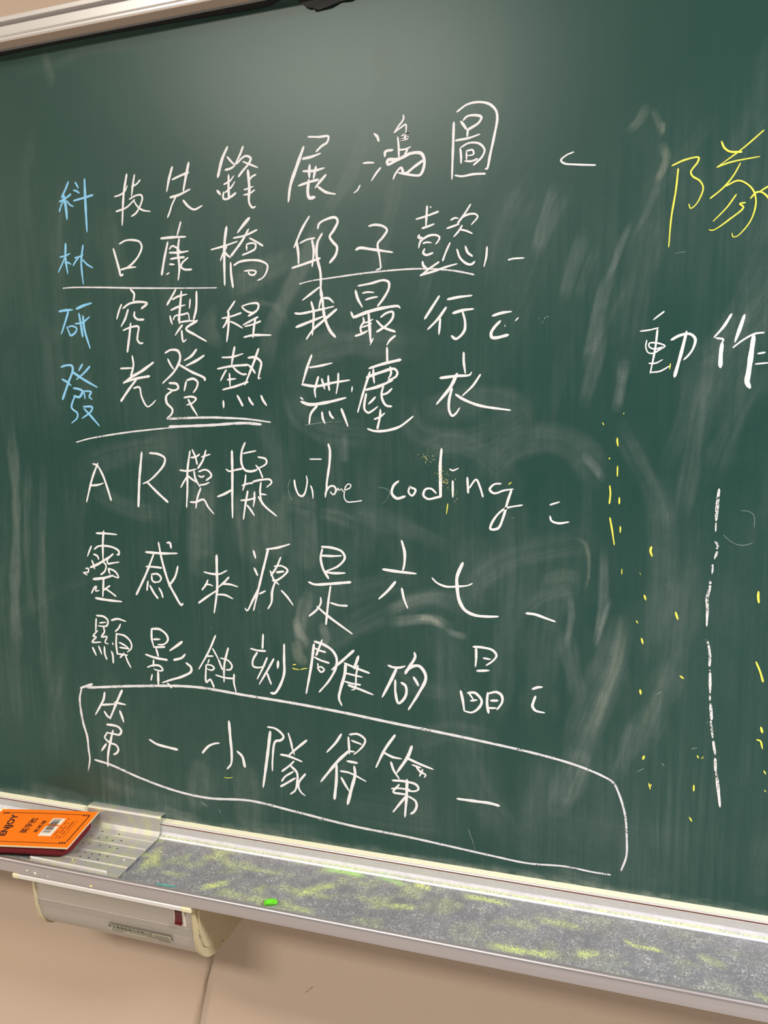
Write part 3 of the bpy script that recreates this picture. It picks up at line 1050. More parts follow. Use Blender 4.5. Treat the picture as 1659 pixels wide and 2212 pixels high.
25 265,1223 284,1222
28 278,1225 270,1217
31 280,1222 284,1211 289,1202
#w char
34 332,1269 331,1253 334,1239
34 332,1269 347,1269 359,1260 360,1252 352,1245 342,1244
31 334,1252 346,1253
34 334,1239 354,1241
34 338,1237 341,1225
37 318,1226 335,1222 357,1220
31 332,1218 331,1207
31 320,1205 330,1209 343,1209 348,1203 342,1201 332,1203
40 339,1199 338,1176
25 328,1194 325,1184
40 386,1252 375,1244 363,1236
37 390,1232 384,1226 369,1221
37 391,1218 399,1212 399,1205 382,1195 362,1188 346,1182
31 355,1182 362,1175
#w char
30 445,1266 432,1240 413,1210
27 439,1245 443,1238 448,1229
27 428,1232 439,1233
24 432,1227 429,1220
27 427,1218 435,1218 440,1214 435,1210 427,1212
30 426,1218 425,1190 432,1195 435,1190 438,1183
30 448,1229 454,1213
27 452,1231 465,1228 471,1220 468,1214 461,1213
33 466,1248 458,1221 456,1193
27 442,1203 458,1200 473,1200
30 474,1207 473,1194 476,1179
#w char
35 516,1401 519,1390
32 516,1375 521,1364
32 537,1404 555,1407 575,1413
35 540,1404 525,1355 512,1310
32 522,1345 511,1325 501,1309 498,1312
29 523,1336 533,1341
29 560,1393 552,1377 543,1365
29 542,1372 548,1358 555,1352
29 549,1379 561,1380 570,1374 564,1366 549,1357 545,1358
32 552,1370 564,1372
35 549,1355 544,1341 542,1324 536,1314
29 559,1343 567,1335 577,1322
#w char
34 626,1408 623,1395 626,1379 634,1365
33 625,1411 641,1410 656,1405 660,1396 650,1384 630,1375
31 624,1398 642,1398 655,1399
34 630,1374 642,1373 660,1374
37 603,1358 612,1355 636,1357 668,1361
31 637,1354 633,1332 628,1296
28 636,1329 649,1326 662,1326
29 621,1336 621,1328 615,1318 602,1307
34 615,1322 630,1310 668,1285
#w char
32 526,1274 524,1252
29 504,1250 516,1248 529,1248
30 515,1245 507,1232 507,1223 514,1221 526,1224
30 531,1238 524,1223 513,1203
32 542,1237 530,1217 516,1195
30 530,1214 533,1205 536,1197
38 549,1234 548,1223
38 560,1261 559,1238 558,1215 549,1193 541,1183 535,1183
#w char
38 608,1265 603,1234 593,1188
37 609,1269 624,1265 637,1257 643,1246 641,1231 630,1211 614,1192
32 621,1272 616,1260 611,1248
29 609,1259 616,1256 626,1254
29 608,1245 618,1241 631,1238
23 613,1236 614,1229
26 612,1229 618,1231 623,1227 618,1223 613,1228
#w char
37 670,1260 655,1246 635,1228
43 677,1252 670,1233
31 655,1240 669,1235 693,1228
43 657,1239 655,1223 648,1200 645,1185 649,1175
26 676,1238 673,1225 670,1202 665,1200
28 655,1225 668,1223 682,1221
28 655,1212 665,1210 679,1209
34 660,1207 675,1203 698,1196
#w char
38 745,1424 749,1407 748,1389 746,1382
38 717,1382 735,1380 765,1378
36 735,1365 723,1351 710,1339
32 744,1356 747,1341 752,1328
#w char
28 788,1373 794,1367 807,1362 825,1363 838,1365 844,1368
44 831,1396 823,1376 823,1362 826,1343 834,1330 847,1324 864,1323 879,1324
#w char
33 917,1331 929,1330 942,1326 955,1322
#w char
33 722,1242 728,1240 738,1240 747,1243
43 734,1238 726,1221 712,1194
36 732,1221 732,1202 736,1187 742,1191 748,1202 747,1214 741,1218
39 761,1264 762,1258 753,1242 747,1232
42 747,1234 755,1242 767,1245 775,1237 777,1227 766,1204 751,1179
36 759,1228 763,1222 766,1216
#w char
32 849,1277 849,1263 848,1251
31 845,1279 858,1279 872,1276 877,1269 872,1261 863,1254
28 859,1264 869,1263
32 850,1245 859,1246 867,1247
#w char
35 827,1214 830,1200 832,1185
35 837,1212 847,1213 856,1204 856,1198 850,1189 842,1184 833,1185
25 838,1213 845,1203
29 841,1201 850,1203
35 865,1215 864,1200 866,1186
35 866,1214 877,1217 884,1213 885,1204 878,1192
31 869,1204 879,1205
28 866,1193 877,1194
#w char
34 926,1226 933,1229 939,1230
34 930,1216 927,1207 926,1202 930,1196 942,1194
#y dash
15 573,1230 575,1231 578,1231
15 572,1225 577,1224 583,1224
12 585,1224 591,1226 596,1227
#y dash
9 448,1036 455,1036 463,1038
#w scratch
18 930,1716 931,1715
23 938,1716 938,1715
23 941,1717 942,1717
18 935,1712 936,1710
9 1174,1475 1181,1475 1188,1471 1190,1460 1189,1452
10 1156,1445 1163,1438 1173,1433 1181,1433 1189,1436
11 580,1508 576,1498 577,1486 581,1478
10 713,1498 724,1496 729,1490 723,1480 718,1475
19 699,1458 699,1458
18 1085,1234 1090,1238
12 1071,1131 1063,1125
18 1094,1140 1096,1138
9 1145,1201 1147,1204
18 1129,1165 1135,1167
10 897,1460 901,1459
14 521,1309 522,1309
14 438,1278 439,1277
14 478,1296 479,1295
#w char
37 235,1155 232,1143 226,1133 214,1115
40 269,1162 259,1144 242,1111
33 228,1133 241,1135 254,1137
33 253,1140 263,1139 274,1138
37 232,1122 237,1115 243,1111
40 262,1126 265,1118 268,1108
37 235,1100 247,1100 257,1098 262,1092 258,1085 248,1085 233,1086
33 234,1085 229,1077 238,1069 250,1066 254,1060 251,1053 244,1049
41 246,1091 239,1069 233,1047 231,1027
41 231,1066 221,1053
#w char
39 315,1083 328,1077 348,1074 366,1072
#w char
35 411,1072 422,1084 433,1090 442,1092
42 461,1130 462,1102 463,1080 461,1060 454,1051
42 473,1082 481,1075 485,1058
#w box
40 188,1158 212,1167
#w char
47 531,1121 525,1084 515,1029
36 527,1128 539,1127 549,1121 553,1115 548,1109 539,1106 533,1076 532,1058
32 561,1122 565,1108 567,1097 570,1089
35 591,1114 574,1099 560,1086
36 547,1086 560,1085 582,1079
29 569,1078 560,1069 548,1059
29 567,1061 553,1051 547,1043
32 570,1051 557,1042 545,1034
36 563,1070 573,1060 573,1045 569,1031 561,1024
32 587,1060 576,1045 575,1037 579,1029 585,1025
#w char
35 647,1130 638,1116 623,1099
42 658,1105 642,1089 629,1073 612,1051
42 638,1082 637,1057 633,1026
35 658,1127 659,1101
31 660,1131 673,1133 684,1126 682,1118 672,1106 666,1101
28 663,1122 678,1118
28 659,1105 667,1105
35 655,1089 671,1088
28 644,1072 658,1071 684,1061
45 666,1082 667,1070 661,1047 654,1021
35 645,1062 650,1053 657,1042
#w char
38 730,1138 714,1114 700,1085
34 713,1109 726,1104 739,1103
44 755,1124 749,1108 732,1081
34 723,1096 727,1084 735,1072
34 748,1105 768,1098 786,1093
30 761,1094 767,1087 775,1083 773,1079
24 771,1091 766,1080
24 755,1096 768,1093
34 725,1068 743,1069 761,1066 764,1060 759,1056 747,1055
27 723,1055 734,1057 751,1057
31 735,1063 726,1050 736,1049 747,1049
41 747,1072 746,1048 743,1014
34 745,1046 736,1034 725,1019
34 748,1047 759,1041 761,1034 757,1024 752,1020
#w char
38 821,1053 835,1053 853,1053 867,1053 881,1051
#w box
38 202,1160 301,1172 403,1180 491,1175 576,1170 650,1164 728,1156 803,1149 869,1142 933,1134 982,1125 1018,1114 1033,1106 1040,1093 1049,1063 1052,1030 1052,1003 1046,982
39 190,1157 185,1139 188,1099 194,1075 195,1051 196,1035 191,1014
35 206,1035 237,1030 290,1015 358,1001 417,997 491,1003 569,996 660,987 746,983 802,979 869,974 921,971 972,975 1009,973 1032,973
#w char
21 971,1911 962,1908 956,1903 960,1899 975,1896 997,1893
#y char
19 1091,1879 1089,1854 1085,1825 1083,1791
19 1084,1883 1098,1888 1113,1889 1112,1884 1105,1874 1107,1869 1115,1863 1119,1855 1116,1844 1111,1836 1106,1833 1104,1838
22 1137,1904 1140,1897 1146,1892 1159,1890
16 1181,1911 1160,1894 1133,1876
17 1133,1876 1147,1880 1178,1883
17 1158,1878 1151,1865 1141,1853 1127,1842
17 1143,1854 1156,1859 1165,1855 1173,1846 1176,1833 1172,1815 1163,1802 1157,1797 1153,1797 1152,1801
16 1155,1844 1145,1830 1131,1816
18 1165,1834 1159,1833 1163,1829 1149,1817 1131,1806 1127,1807
20 1170,1838 1176,1844 1181,1844 1188,1838 1189,1836
17 1180,1845 1189,1850
#w char
21 1080,1716 1068,1707
18 1053,1694 1064,1695 1074,1697
23 1073,1695 1071,1673 1066,1643
18 1061,1683 1060,1675 1063,1668 1069,1667 1076,1671 1082,1675 1073,1679 1064,1679 1064,1675 1070,1672 1080,1674
18 1064,1655 1072,1655 1080,1659
20 1066,1644 1077,1645 1088,1651
36 1106,1691 1101,1667 1094,1638
30 1089,1682 1099,1687 1110,1688 1116,1682 1114,1671 1109,1663 1104,1658
#w char
30 1155,1709 1147,1695 1137,1683
22 1139,1682 1147,1680 1146,1676
45 1146,1676 1145,1663 1145,1648
41 1169,1707 1165,1693 1160,1677
21 1158,1670 1168,1678 1181,1685 1191,1686
54 1180,1683 1178,1662 1176,1640 1175,1629 1178,1623
21 1185,1662 1193,1663
19 1183,1650 1198,1651
#y char
15 1089,1654 1088,1647
#y dash
15 1011,1605 1011,1605
15 1036,1595 1036,1594
20 1011,1583 1012,1581
13 1016,1567 1016,1567
20 1029,1564 1029,1560 1030,1554
20 1020,1539 1020,1538
17 1030,1529 1030,1516
20 1021,1504 1022,1494 1021,1481
20 1033,1489 1033,1481
20 1022,1463 1025,1447 1028,1428
20 1035,1452 1035,1444
28 1073,1427 1072,1422 1074,1415
11 1038,1397 1038,1390
13 1060,1393 1061,1391
#w line
35 1149,1501 1148,1487 1147,1463
16 1147,1462 1147,1449
25 1147,1436 1150,1432 1149,1427
25 1150,1424 1147,1415
28 1145,1407 1145,1396
#y dash
23 1066,1364 1068,1358
25 1104,1344 1107,1335
14 1057,1330 1059,1327
23 1064,1307 1066,1300
23 1112,1261 1116,1258
26 1064,1238 1065,1232
25 1198,1376 1198,1369 1199,1362
22 1199,1287 1204,1275 1208,1262
#w line
33 1143,1387 1143,1379 1140,1363 1141,1352 1141,1340 1141,1329
28 1141,1311 1143,1307 1146,1291 1146,1277
22 1146,1272 1147,1271
31 1147,1268 1148,1242
23 1148,1238 1148,1232
34 1149,1227 1151,1207
#w line
28 1150,1205 1153,1183
31 1154,1178 1155,1171 1157,1161
34 1157,1155 1158,1138
37 1159,1137 1161,1122 1163,1107 1165,1091
#y dash
26 1071,1148 1070,1144
26 1136,1156 1137,1154
11 1143,1156 1141,1153
18 1078,1111 1080,1103
15 1081,1110 1080,1107
20 1133,1116 1133,1108
17 1129,1071 1132,1066
25 1208,1203 1210,1196
20 1204,1186 1208,1185 1211,1175
20 1214,1146 1216,1142
20 1216,1120 1217,1119
#w scratch
11 837,1009 844,988 847,975
22 404,988 415,982
18 435,981 438,975
18 600,994 609,988 612,989
14 723,989 725,984
12 606,1585 638,1589 662,1589
9 1102,1784 1090,1783
"""
def ribbon(mb, pts, w, lift, seed):
    """one chalk stroke lying on the board, mm in, metres out"""
    L = curve_pts(pts, max(1.2, w * .35))
    n = len(L); w = w * 1.07
    if n < 2: return
    rs = random.Random(seed)
    seg = np.linalg.norm(np.diff(L, axis=0), axis=1); cum = np.concatenate([[0], np.cumsum(seg)]); T = cum[-1]
    ph = rs.uniform(0, 6)
    k = len(mb.v); h = .00016
    tang = np.gradient(L, axis=0); tang /= np.maximum(np.linalg.norm(tang, axis=1), 1e-9)[:, None]
    L = L.copy(); r0 = w * .5
    L[0] -= tang[0] * r0 * .55; L[-1] += tang[-1] * r0 * .55
    v = []; f = []
    for i in range(n):
        t = cum[i] / max(T, 1e-6)
        e = min(1., math.sqrt(max(0., min(cum[i], T - cum[i]) / (w * .55))) * .75 + (.34 if T > 1.6 * w else .72))
        tail = 1. - .38 * max(0., (t - .55) / .45) * (ph > 2.) - .25 * max(0., (.3 - t) / .3) * (ph < 3.)
        r = r0 * e * tail * (1. + .07 * math.sin(cum[i] * .28 + ph) + .025 * math.sin(cum[i] * 1.3 + ph * 2) + rs.uniform(-.025, .025))
        nx, nz = -tang[i][1], tang[i][0]
        for q, d in ((1., 0.), (.88, h), (-.88, h), (-1., 0.)):
            v.append(((L[i][0] + nx * r * q) / 1000., -.0002 - lift - d, (L[i][1] + nz * r * q) / 1000.))
    for i in range(n - 1):
        for j in range(3):
            a = i * 4 + j; f.append((a, a + 1, a + 5, a + 4))
    f += [(0, 3, 2, 1), (n * 4 - 4, n * 4 - 3, n * 4 - 2, n * 4 - 1)]
    mb.add(v, f)

KIND = {'char': 'chalk_character', 'underline': 'chalk_underline', 'box': 'chalk_frame', 'dash': 'chalk_dash', 'line': 'chalk_line', 'scratch': 'chalk_scratch'}
cnt = 0
for blk in CHALK.strip().split('#')[1:]:
    lines = blk.strip().splitlines()
    c, kind = lines[0].split()
    strokes = []
    for l in lines[1:]:
        t = l.split(); strokes.append((float(t[0]) / 10., [tuple(map(float, q.split(','))) for q in t[1:]]))
    mat = {'w': MAT['white'], 'b': MAT['blue'], 'y': MAT['yellow']}[c]
    if kind == 'line': mat = MAT['white_line']
    if kind in ('box', 'underline'): mat = MAT['white_grain']
    if kind == 'scratch': mat = MAT['faint']
    lab = {'w': None, 'b': 'light blue chalk', 'y': 'yellow chalk'}[c]
    groups = [[s] for s in strokes] if kind in ('dash', 'scratch') else [strokes]
    for g in groups:
        mb = MB()
        for i, (w, P) in enumerate(g):
            cnt += 1
            ribbon(mb, P, w, i * .00002 + (cnt % 3) * .000007, cnt)
        if mb.v:
            mb.build(KIND[kind], mat, board, smooth=False, label=lab)

# powder specks burst beside the word
rs = random.Random(12)
spk = MB()
SPOTS = [(.7844, 1.5384, .010, .008, 26), (.8034, 1.5165, .007, .011, 30), (.8097, 1.5072, .008, .008, 26), (.8223, 1.4916, .003, .010, 8)]
for sx_, sz_, ax_, az_, q_ in SPOTS:
    for i in range(q_):
        x = rs.gauss(sx_, ax_ * .55); z = rs.gauss(sz_, az_ * .55); r = rs.uniform(.0003, .0008)
        k = [(x + r * math.cos(a) * rs.uniform(.6, 1.2), -.0009, z + r * math.sin(a) * rs.uniform(.6, 1.2)) for a in (0, 1.26, 2.5, 3.8, 5.0)]
        spk.add(k, [(0, 1, 2, 3, 4)])
tag(spk.build('powder_specks', MAT['ycrumb'], board, label='yellowish chalk powder specks'), kind='stuff')

# ---------------------------------------------------------------- chalk tray
FL = lambda y: .924 + .154 * (y + .018)      # tray floor height
TX0, TX1 = BX0 - .02, BX1 + .02
tray = thing('chalk_tray', 'long aluminium chalk tray dusted with yellow green powder under the chalkboard', 'chalk tray', (.8, -.05, .90))
TRAYDUST = """
5 .9 .5 2 621,-20 654,-20 687,-21
5 .8 .5 2 704,-17 730,-21 745,-24
6 .7 .6 1 460,-96 475,-87 490,-78
7 .6 .6 1 601,-79 628,-58 653,-47
5 .7 .6 1 727,-68 756,-64 775,-61
5 .8 .6 1 834,-26 873,-26 902,-28
5 .8 .6 1 765,-21 783,-23
6 .5 .6 1 580,-97 611,-101 639,-101
6 .8 .6 1 880,-100 904,-101 933,-100 974,-96
6 .7 .6 1 999,-88 1019,-82
3 .9 .6 1 1049,-51 1064,-59 1081,-59 1103,-61
5 .4 .6 1 479,-46 526,-45 571,-45
7 .5 .6 1 343,-86 346,-55 349,-34
6 .5 .6 1 319,-13 395,-13 478,-14
4 .5 .5 1 478,-14 618,-13 762,-9 897,-12
8 .3 .6 1 903,-56 934,-57
6 .4 .6 1 939,-44 1000,-46
6 .4 .6 1 1146,-59 1167,-65
5 .4 .6 1 1204,-99 1213,-103
6 .4 .6 1 231,-15 299,-23 333,-21
6 .4 .6 1 288,-68 323,-71
6 .4 .6 1 251,-66 267,-52
"""
def make_tray():
    ys = np.linspace(-.0185, -.1125, 34)
    prof = [(-.0118, .9438), (-.0118, .9370), (-.0119, .9340), (-.0124, .9312), (-.0134, .9290), (-.0150, .9274), (-.0168, .9266), (-.0174, .9264), (-.0181, .9255)]
    nb = len(prof)
    prof += [(y, FL(y)) for y in ys]
    prof += [(-.1145, .9108), (-.1160, .9125)]
    top = len(prof)
    prof += [(-.1160, .8975), (WALL_Y, .8975), (WALL_Y, .9438)]
    xs = np.concatenate([np.linspace(TX0, -.12, 14, endpoint=False), np.arange(-.12, 1.40, .003), np.linspace(1.40, TX1, 14)])
    n = len(prof); m = len(xs)
    P = np.array(prof)
    co = np.zeros((m, n, 3)); co[:, :, 0] = xs[:, None]; co[:, :, 1] = P[None, :, 0]; co[:, :, 2] = P[None, :, 1]
    idx = np.arange(m * n).reshape(m, n)
    nxt = np.roll(idx, -1, axis=1)
    F = np.stack([idx[:-1], nxt[:-1], nxt[1:], idx[1:]], -1).reshape(-1, 4)
    o = obj('tray_pan', co.reshape(-1, 3), F.tolist() + [tuple(idx[0].tolist()), tuple(idx[-1, ::-1].tolist())], MAT['tray'], tray)
    X = np.repeat(xs[:, None], n, 1).ravel() * 1000; Yv = np.repeat(P[None, :, 0], m, 0).ravel() * 1000
    A = np.zeros(X.shape); G = np.zeros(X.shape); B = np.zeros(X.shape)
    for i, l in enumerate(TRAYDUST.strip().splitlines()):
        t = l.split(); w, a, s, c = map(float, t[:4]); Q = [tuple(map(float, q.split(','))) for q in t[4:]]
        v = stamp(X, Yv, Q, w * 3.0, a, .3, 900 + i * 3, 1.0)
        if c == 2: G = np.maximum(G, v)
        else: A = np.maximum(A, v)
    base = vnoise(X / 45., Yv / 14., 51) * .7 + vnoise(X / 16., Yv / 9., 52) * .5
    A = np.maximum(A, np.clip(base - .58, 0, 1) * 1.5 * np.clip(1.3 - X / 900., .2, 1))
    # powder resting at the foot of the cove
    foot = np.clip((Yv + 17.0) / 2.2, 0, 1) * np.clip((-Yv - 12.6) / 1.2, 0, 1)
    A = np.maximum(A, foot * (.35 + .6 * vnoise(X / 60., X * 0, 53)))
    k = np.tile(np.arange(n), m)
    B = np.where(k < nb, 1. - foot, 0.); B = np.where(k >= top, .6, B)
    at = o.data.attributes.new('dust', 'FLOAT_COLOR', 'POINT')
    at.data.foreach_set('color', np.stack([np.clip(A, 0, 1), np.clip(G, 0, 1), np.clip(B, 0, 1), np.ones_like(A)], -1).ravel().astype(np.float32))
    o.data.polygons.foreach_set('use_smooth', [True] * len(o.data.polygons))
    mod = o.modifiers.new('edges', 'EDGE_SPLIT'); mod.split_angle = .5
    return o
make_tray()
lipo = MB().prism([(-.1135, .9100), (-.1140, .9135), (-.1150, .9156), (-.1165, .9170), (-.1182, .9175), (-.1200, .9173), (-.1215, .9165), (-.1225, .9150), (-.1230, .9125), (-.1230, .8985), (-.1222, .8968), (-.1158, .8962)], TX0, TX1).build('front_lip', MAT['lip'], tray, smooth=True, label='shiny rounded metal lip')
lipo.modifiers.new('edges', 'EDGE_SPLIT').split_angle = .75
MB().prism([(-.0122, .9444), (-.0122, .9345), (-.0116, .9345), (-.0112, .9444)], TX0, TX1).build('back_strip', MAT['strip'], tray, label='pale back strip')

# ---------------------------------------------------------------- perforated insert
grille = thing('perforated_insert', 'perforated ribbed metal insert sitting in the left of the chalk tray', 'tray insert', (.25, -.06, .918))
def gz(y): return FL(y) + .0028
gp = [(.0005, .9588), (-.0030, .9592), (-.0085, .9594), (-.0112, .9586), (-.0130, .9560), (-.0133, .9440), (-.0138, .9385), (-.0152, .9345), (-.0178, .9308), (-.0205, .9282)]
def floorline():
    out = []; y = -.0225
    ribs = (-.0300, -.0480, -.0690, -.0890)
    marks = sorted(list(np.arange(-.0240, -.1105, -.0045)) + [r + d for r in ribs for d in (.0016, 0, -.0016)], reverse=True)
    for y in marks:
        h = 0
        for r in ribs:
            if abs(y - r) < 1e-6: h = .0011
        out.append((y, gz(y) + h))
    return out
gp += floorline() + [(-.1120, gz(-.1120))]
def gx(x, y):   # the sheet sits slightly skewed
    return x + .13 * (y + .008)
gb = MB()
xs_ = [.150, .200, .335]
n = len(gp); v = []; f = []
XN = 24
for i in range(XN + 1):
    for y, z in gp:
        x0 = .196 if y > -.0140 else .170
        x = x0 + (.3355 - x0) * i / XN
        v.append((gx(x, y), y, z))
for i in range(XN):
    for j in range(n - 1):
        a = i * n + j; f.append((a, a + 1, a + n + 1, a + n))
gsheet = gb.add(v, f).build('perforated_sheet', MAT['alu_dust'], grille)
so = gsheet.modifiers.new('solidify', 'SOLIDIFY'); so.thickness = .0009; so.offset = 0
HOLES = [(.2317, -.0264), (.264, -.0261), (.2206, -.0394), (.2486, -.0375), (.2355, -.0410), (.2773, -.0387), (.2623, -.0410), (.2162, -.0559), (.2296, -.0558),
         (.2491, -.0557), (.2682, -.0559), (.2817, -.0559), (.2215, -.0750), (.2357, -.0745), (.2499, -.0757), (.262, -.0740), (.2775, -.0745), (.2339, -.0840), (.2662, -.0836), (.2494, -.0838)]
cut = MB()
for hx, hy in HOLES:
    cut.tube([(hx, hy, FL(hy) - .002), (hx, hy, FL(hy) + .012)], .0016, 12)
cutter = cut.build('hole_cutter', None)
bo = gsheet.modifiers.new('holes', 'BOOLEAN'); bo.operation = 'DIFFERENCE'; bo.object = cutter; bo.solver = 'EXACT'
bpy.context.view_layer.update()
dg = bpy.context.evaluated_depsgraph_get()
holed = bpy.data.meshes.new_from_object(gsheet.evaluated_get(dg))
gsheet.modifiers.clear()
gsheet.data = holed
bpy.data.objects.remove(cutter)
MB().add([(gx(x, y), y, FL(y) + .0012) for x in (.205, .295) for y in (-.022, -.092)], [(0, 1, 3, 2)]).build('hole_shade_sheet', MAT['black'], grille, label='black sheet painted as the shade behind the holes')  # added sheet; its black colour stands for shade inside the holes
rb = MB().tube([(.1555, -.1040, gz(-.1040) + .0012), (.1575, -.1042, gz(-.1042) + .0016), (.2960, -.1054, gz(-.1054) + .0016), (.2985, -.1056, gz(-.1056) + .0010)], .0020, 10).build('stop_bar', MAT['alu'], grille, smooth=True)

# ---------------------------------------------------------------- eraser with orange printed card
E0 = np.array([.2246, -.1006, .9391]); EU = np.array([.9859, .1657, .0249]); EV = np.array([-.0784, .9864, .1475]); EN = np.array([-.0001, -.1477, .9849])
def ET(u, v, h=0.):
    warp = .0022 * math.sin(math.pi * min(max((v) / .087, 0), 1)) * 0 + .0010 * math.sin((u + .17) / .17 * math.pi * 1.0) * (1 if v > .04 else .3)
    return tuple(E0 + EU * u + EV * v + EN * (h + warp))
eraser = thing('chalkboard_eraser', 'maroon felt chalkboard eraser with orange printed card top on the chalk tray', 'eraser', tuple(E0 + EU * -.08 + EV * .043 - EN * .0245))
def rrect(u0, u1, v0, v1, r, k=7):
    out = []
    for cu, cv, a0 in ((u1 - r, v1 - r, 0), (u0 + r, v1 - r, 90), (u0 + r, v0 + r, 180), (u1 - r, v0 + r, 270)):
        for i in range(k + 1):
            a = math.radians(a0 + 90 * i / k); out.append((cu + r * math.cos(a), cv + r * math.sin(a)))
    return out
fb = MB(); rings = []
for h, ins in ((-.0228, .009), (-.0222, .0045), (-.020, .0015), (-.016, 0), (-.009, .0002), (-.0045, .0018), (-.0022, .0045)):
    rings.append([(u, v, h) for u, v in rrect(-.1665 + ins, -.0060 - ins, .0030 + ins, .0825 - ins, .017 - ins * .5)])
k = len(rings[0]); vv = []
for r in rings:
    for p in r:
        x, y, z = ET(*p)
        low_z = .9182 if y < -.1125 else max(FL(y) + .0045, .9182 if y < -.1105 and x < .16 else 0)
        vv.append((x, y, max(z, low_z)))
ff = [(i * k + j, i * k + (j + 1) % k, (i + 1) * k + (j + 1) % k, (i + 1) * k + j) for i in range(len(rings) - 1) for j in range(k)]
ff += [tuple(range(k)), tuple(range((len(rings) - 1) * k, len(rings) * k))]
fb.add(vv, ff).build('felt_pad', MAT['maroon'], eraser, smooth=True)
def slab(u0, u1, v0, v1, h0, h1, nu=24, nv=10):
    mb = MB(); us = np.linspace(u0, u1, nu); vs = np.linspace(v0, v1, nv)
    v = [ET(u, w, h1) for u in us for w in vs] + [ET(u, w, h0) for u in us for w in vs]
    g = lambda i, j, b=0: b * nu * nv + i * nv + j
    f = []
    for i in range(nu - 1):
        for j in range(nv - 1):
            f += [(g(i, j), g(i + 1, j), g(i + 1, j + 1), g(i, j + 1)), (g(i, j, 1), g(i, j + 1, 1), g(i + 1, j + 1, 1), g(i + 1, j, 1))]
    for i in range(nu - 1):
        f += [(g(i, 0), g(i, 0, 1), g(i + 1, 0, 1), g(i + 1, 0)), (g(i, nv - 1), g(i + 1, nv - 1), g(i + 1, nv - 1, 1), g(i, nv - 1, 1))]
    for j in range(nv - 1):
        f += [(g(0, j), g(0, j + 1), g(0, j + 1, 1), g(0, j, 1)), (g(nu - 1, j), g(nu - 1, j, 1), g(nu - 1, j + 1, 1), g(nu - 1, j + 1))]
    return mb.add(v, f)
slab(-.1725, 0, 0, .0870, -.0024, -.0004).build('card_backing', MAT['card_edge'], eraser, label='cream cardboard backing')
card = slab(-.1722, -.0006, .0010, .0866, -.0004, 0).build('printed_card', MAT['orange'], eraser, label='orange printed card')
HP = .0003
def print_rect(mb, u0, u1, v0, v1, h=HP, n=8):
    us = np.linspace(u0, u1, n)
    v = [ET(u, w, h) for u in us for w in (v0, v1)]
    mb.add(v, [(2 * i, 2 * i + 2, 2 * i + 3, 2 * i + 1) for i in range(n - 1)])
def print_text(body, u_base, u_top, v0, v1, bold=0., mat='ink', slant=0.):
    """letters read along +v, their tops towards -u"""
    t, f, _ = text_mesh(body, bold)
    MB().add([ET(u_base + (u_top - u_base) * y + slant * (1 - x), v0 + (v1 - v0) * x, HP) for x, y in t], f).build('printed_word', MAT[mat], card)
print_text('ENJOY', -.1290, -.1450, .0215, .0735, .035, slant=.0115)
print_text('英字牌', -.0905, -.1035, .0290, .0650, .012)
print_text('黑板擦', -.0730, -.0805, .0320, .0600, .008)
sm_ = MB(); rs = random.Random(8)
for u, a, b_, hgt in ((-.0395, .020, .067, .0021), (-.0335, .020, .060, .0021), (-.0275, .020, .060, .0026), (-.0225, .022, .064, .0007)):
    v = a
    while v < b_:
        l = rs.uniform(.0015, .0030) if hgt > .001 else .006
        print_rect(sm_, u - hgt / 2, u + hgt / 2, v, min(v + l, b_), HP, 2)
        v += l + (rs.choice((.0006, .0006, .0008, .004)) if hgt > .001 else .0002)
sm_.build('small_print', MAT['redink'], card)
bd = MB()
for v in (.0090, .0775):
    u = -.160
    while u < -.018:
        print_rect(bd, u, u + .0032, v - .0007, v + .0007, HP, 2); u += .0042
v = .0135
while v < .073:
    print_rect(bd, -.0105, -.0085, v, v + .0030, HP, 2); v += .0037
for v0 in (.0085, .0745):
    for q in range(3):
        print_rect(bd, -.0205 + q * .0042, -.0180 + q * .0042, v0, v0 + .0040, HP, 2)
        print_rect(bd, -.1640 + q * .0042, -.1615 + q * .0042, v0, v0 + .0040, HP, 2)
bd.build('dashed_border', MAT['ink'], card)
bl = MB(); print_rect(bl, -.0668, -.0446, .0245, .0665, .0002)
bar_label = bl.build('barcode_label', MAT['paper'], card, label='white barcode label')
bb = MB(); v = .0320; rs = random.Random(3)
while v < .0640:
    w = rs.choice((.0004, .0008, .0012)); print_rect(bb, -.0640, -.0508, v, min(v + w, .0640), .0005, 4); v += w + rs.choice((.0004, .0006, .0009))
bb.build('barcode_bars', MAT['barink'], bar_label)

# ---------------------------------------------------------------- eraser cleaning machine under the tray
CX0, CX1 = .1690, .4480
cleaner = thing('eraser_cleaner', 'aluminium eraser cleaning machine with cream end caps fixed under the tray', 'eraser cleaner', (.31, -.04, .78))
capprof = [(-.1155, .8960), (-.1150, .8890), (-.1123, .8496), (-.1106, .8340), (-.1050, .8128), (-.0951, .7995), (-.0847, .7905), (-.0714, .7843), (-.0504, .7795), (-.027, .7782), (WALL_Y, .7782), (WALL_Y, .8960)]
def smooth_prof(p, k=4):
    q = curve_pts(p[1:10], .004)
    return [p[0]] + [tuple(a) for a in q] + p[10:]
outer = smooth_prof(capprof)
body = []
for y, z in outer:
    ins = .0022
    body.append((y + (ins if y < 0 else 0), z + (ins if z < .86 and y < .02 else (ins if z < .80 else 0))))
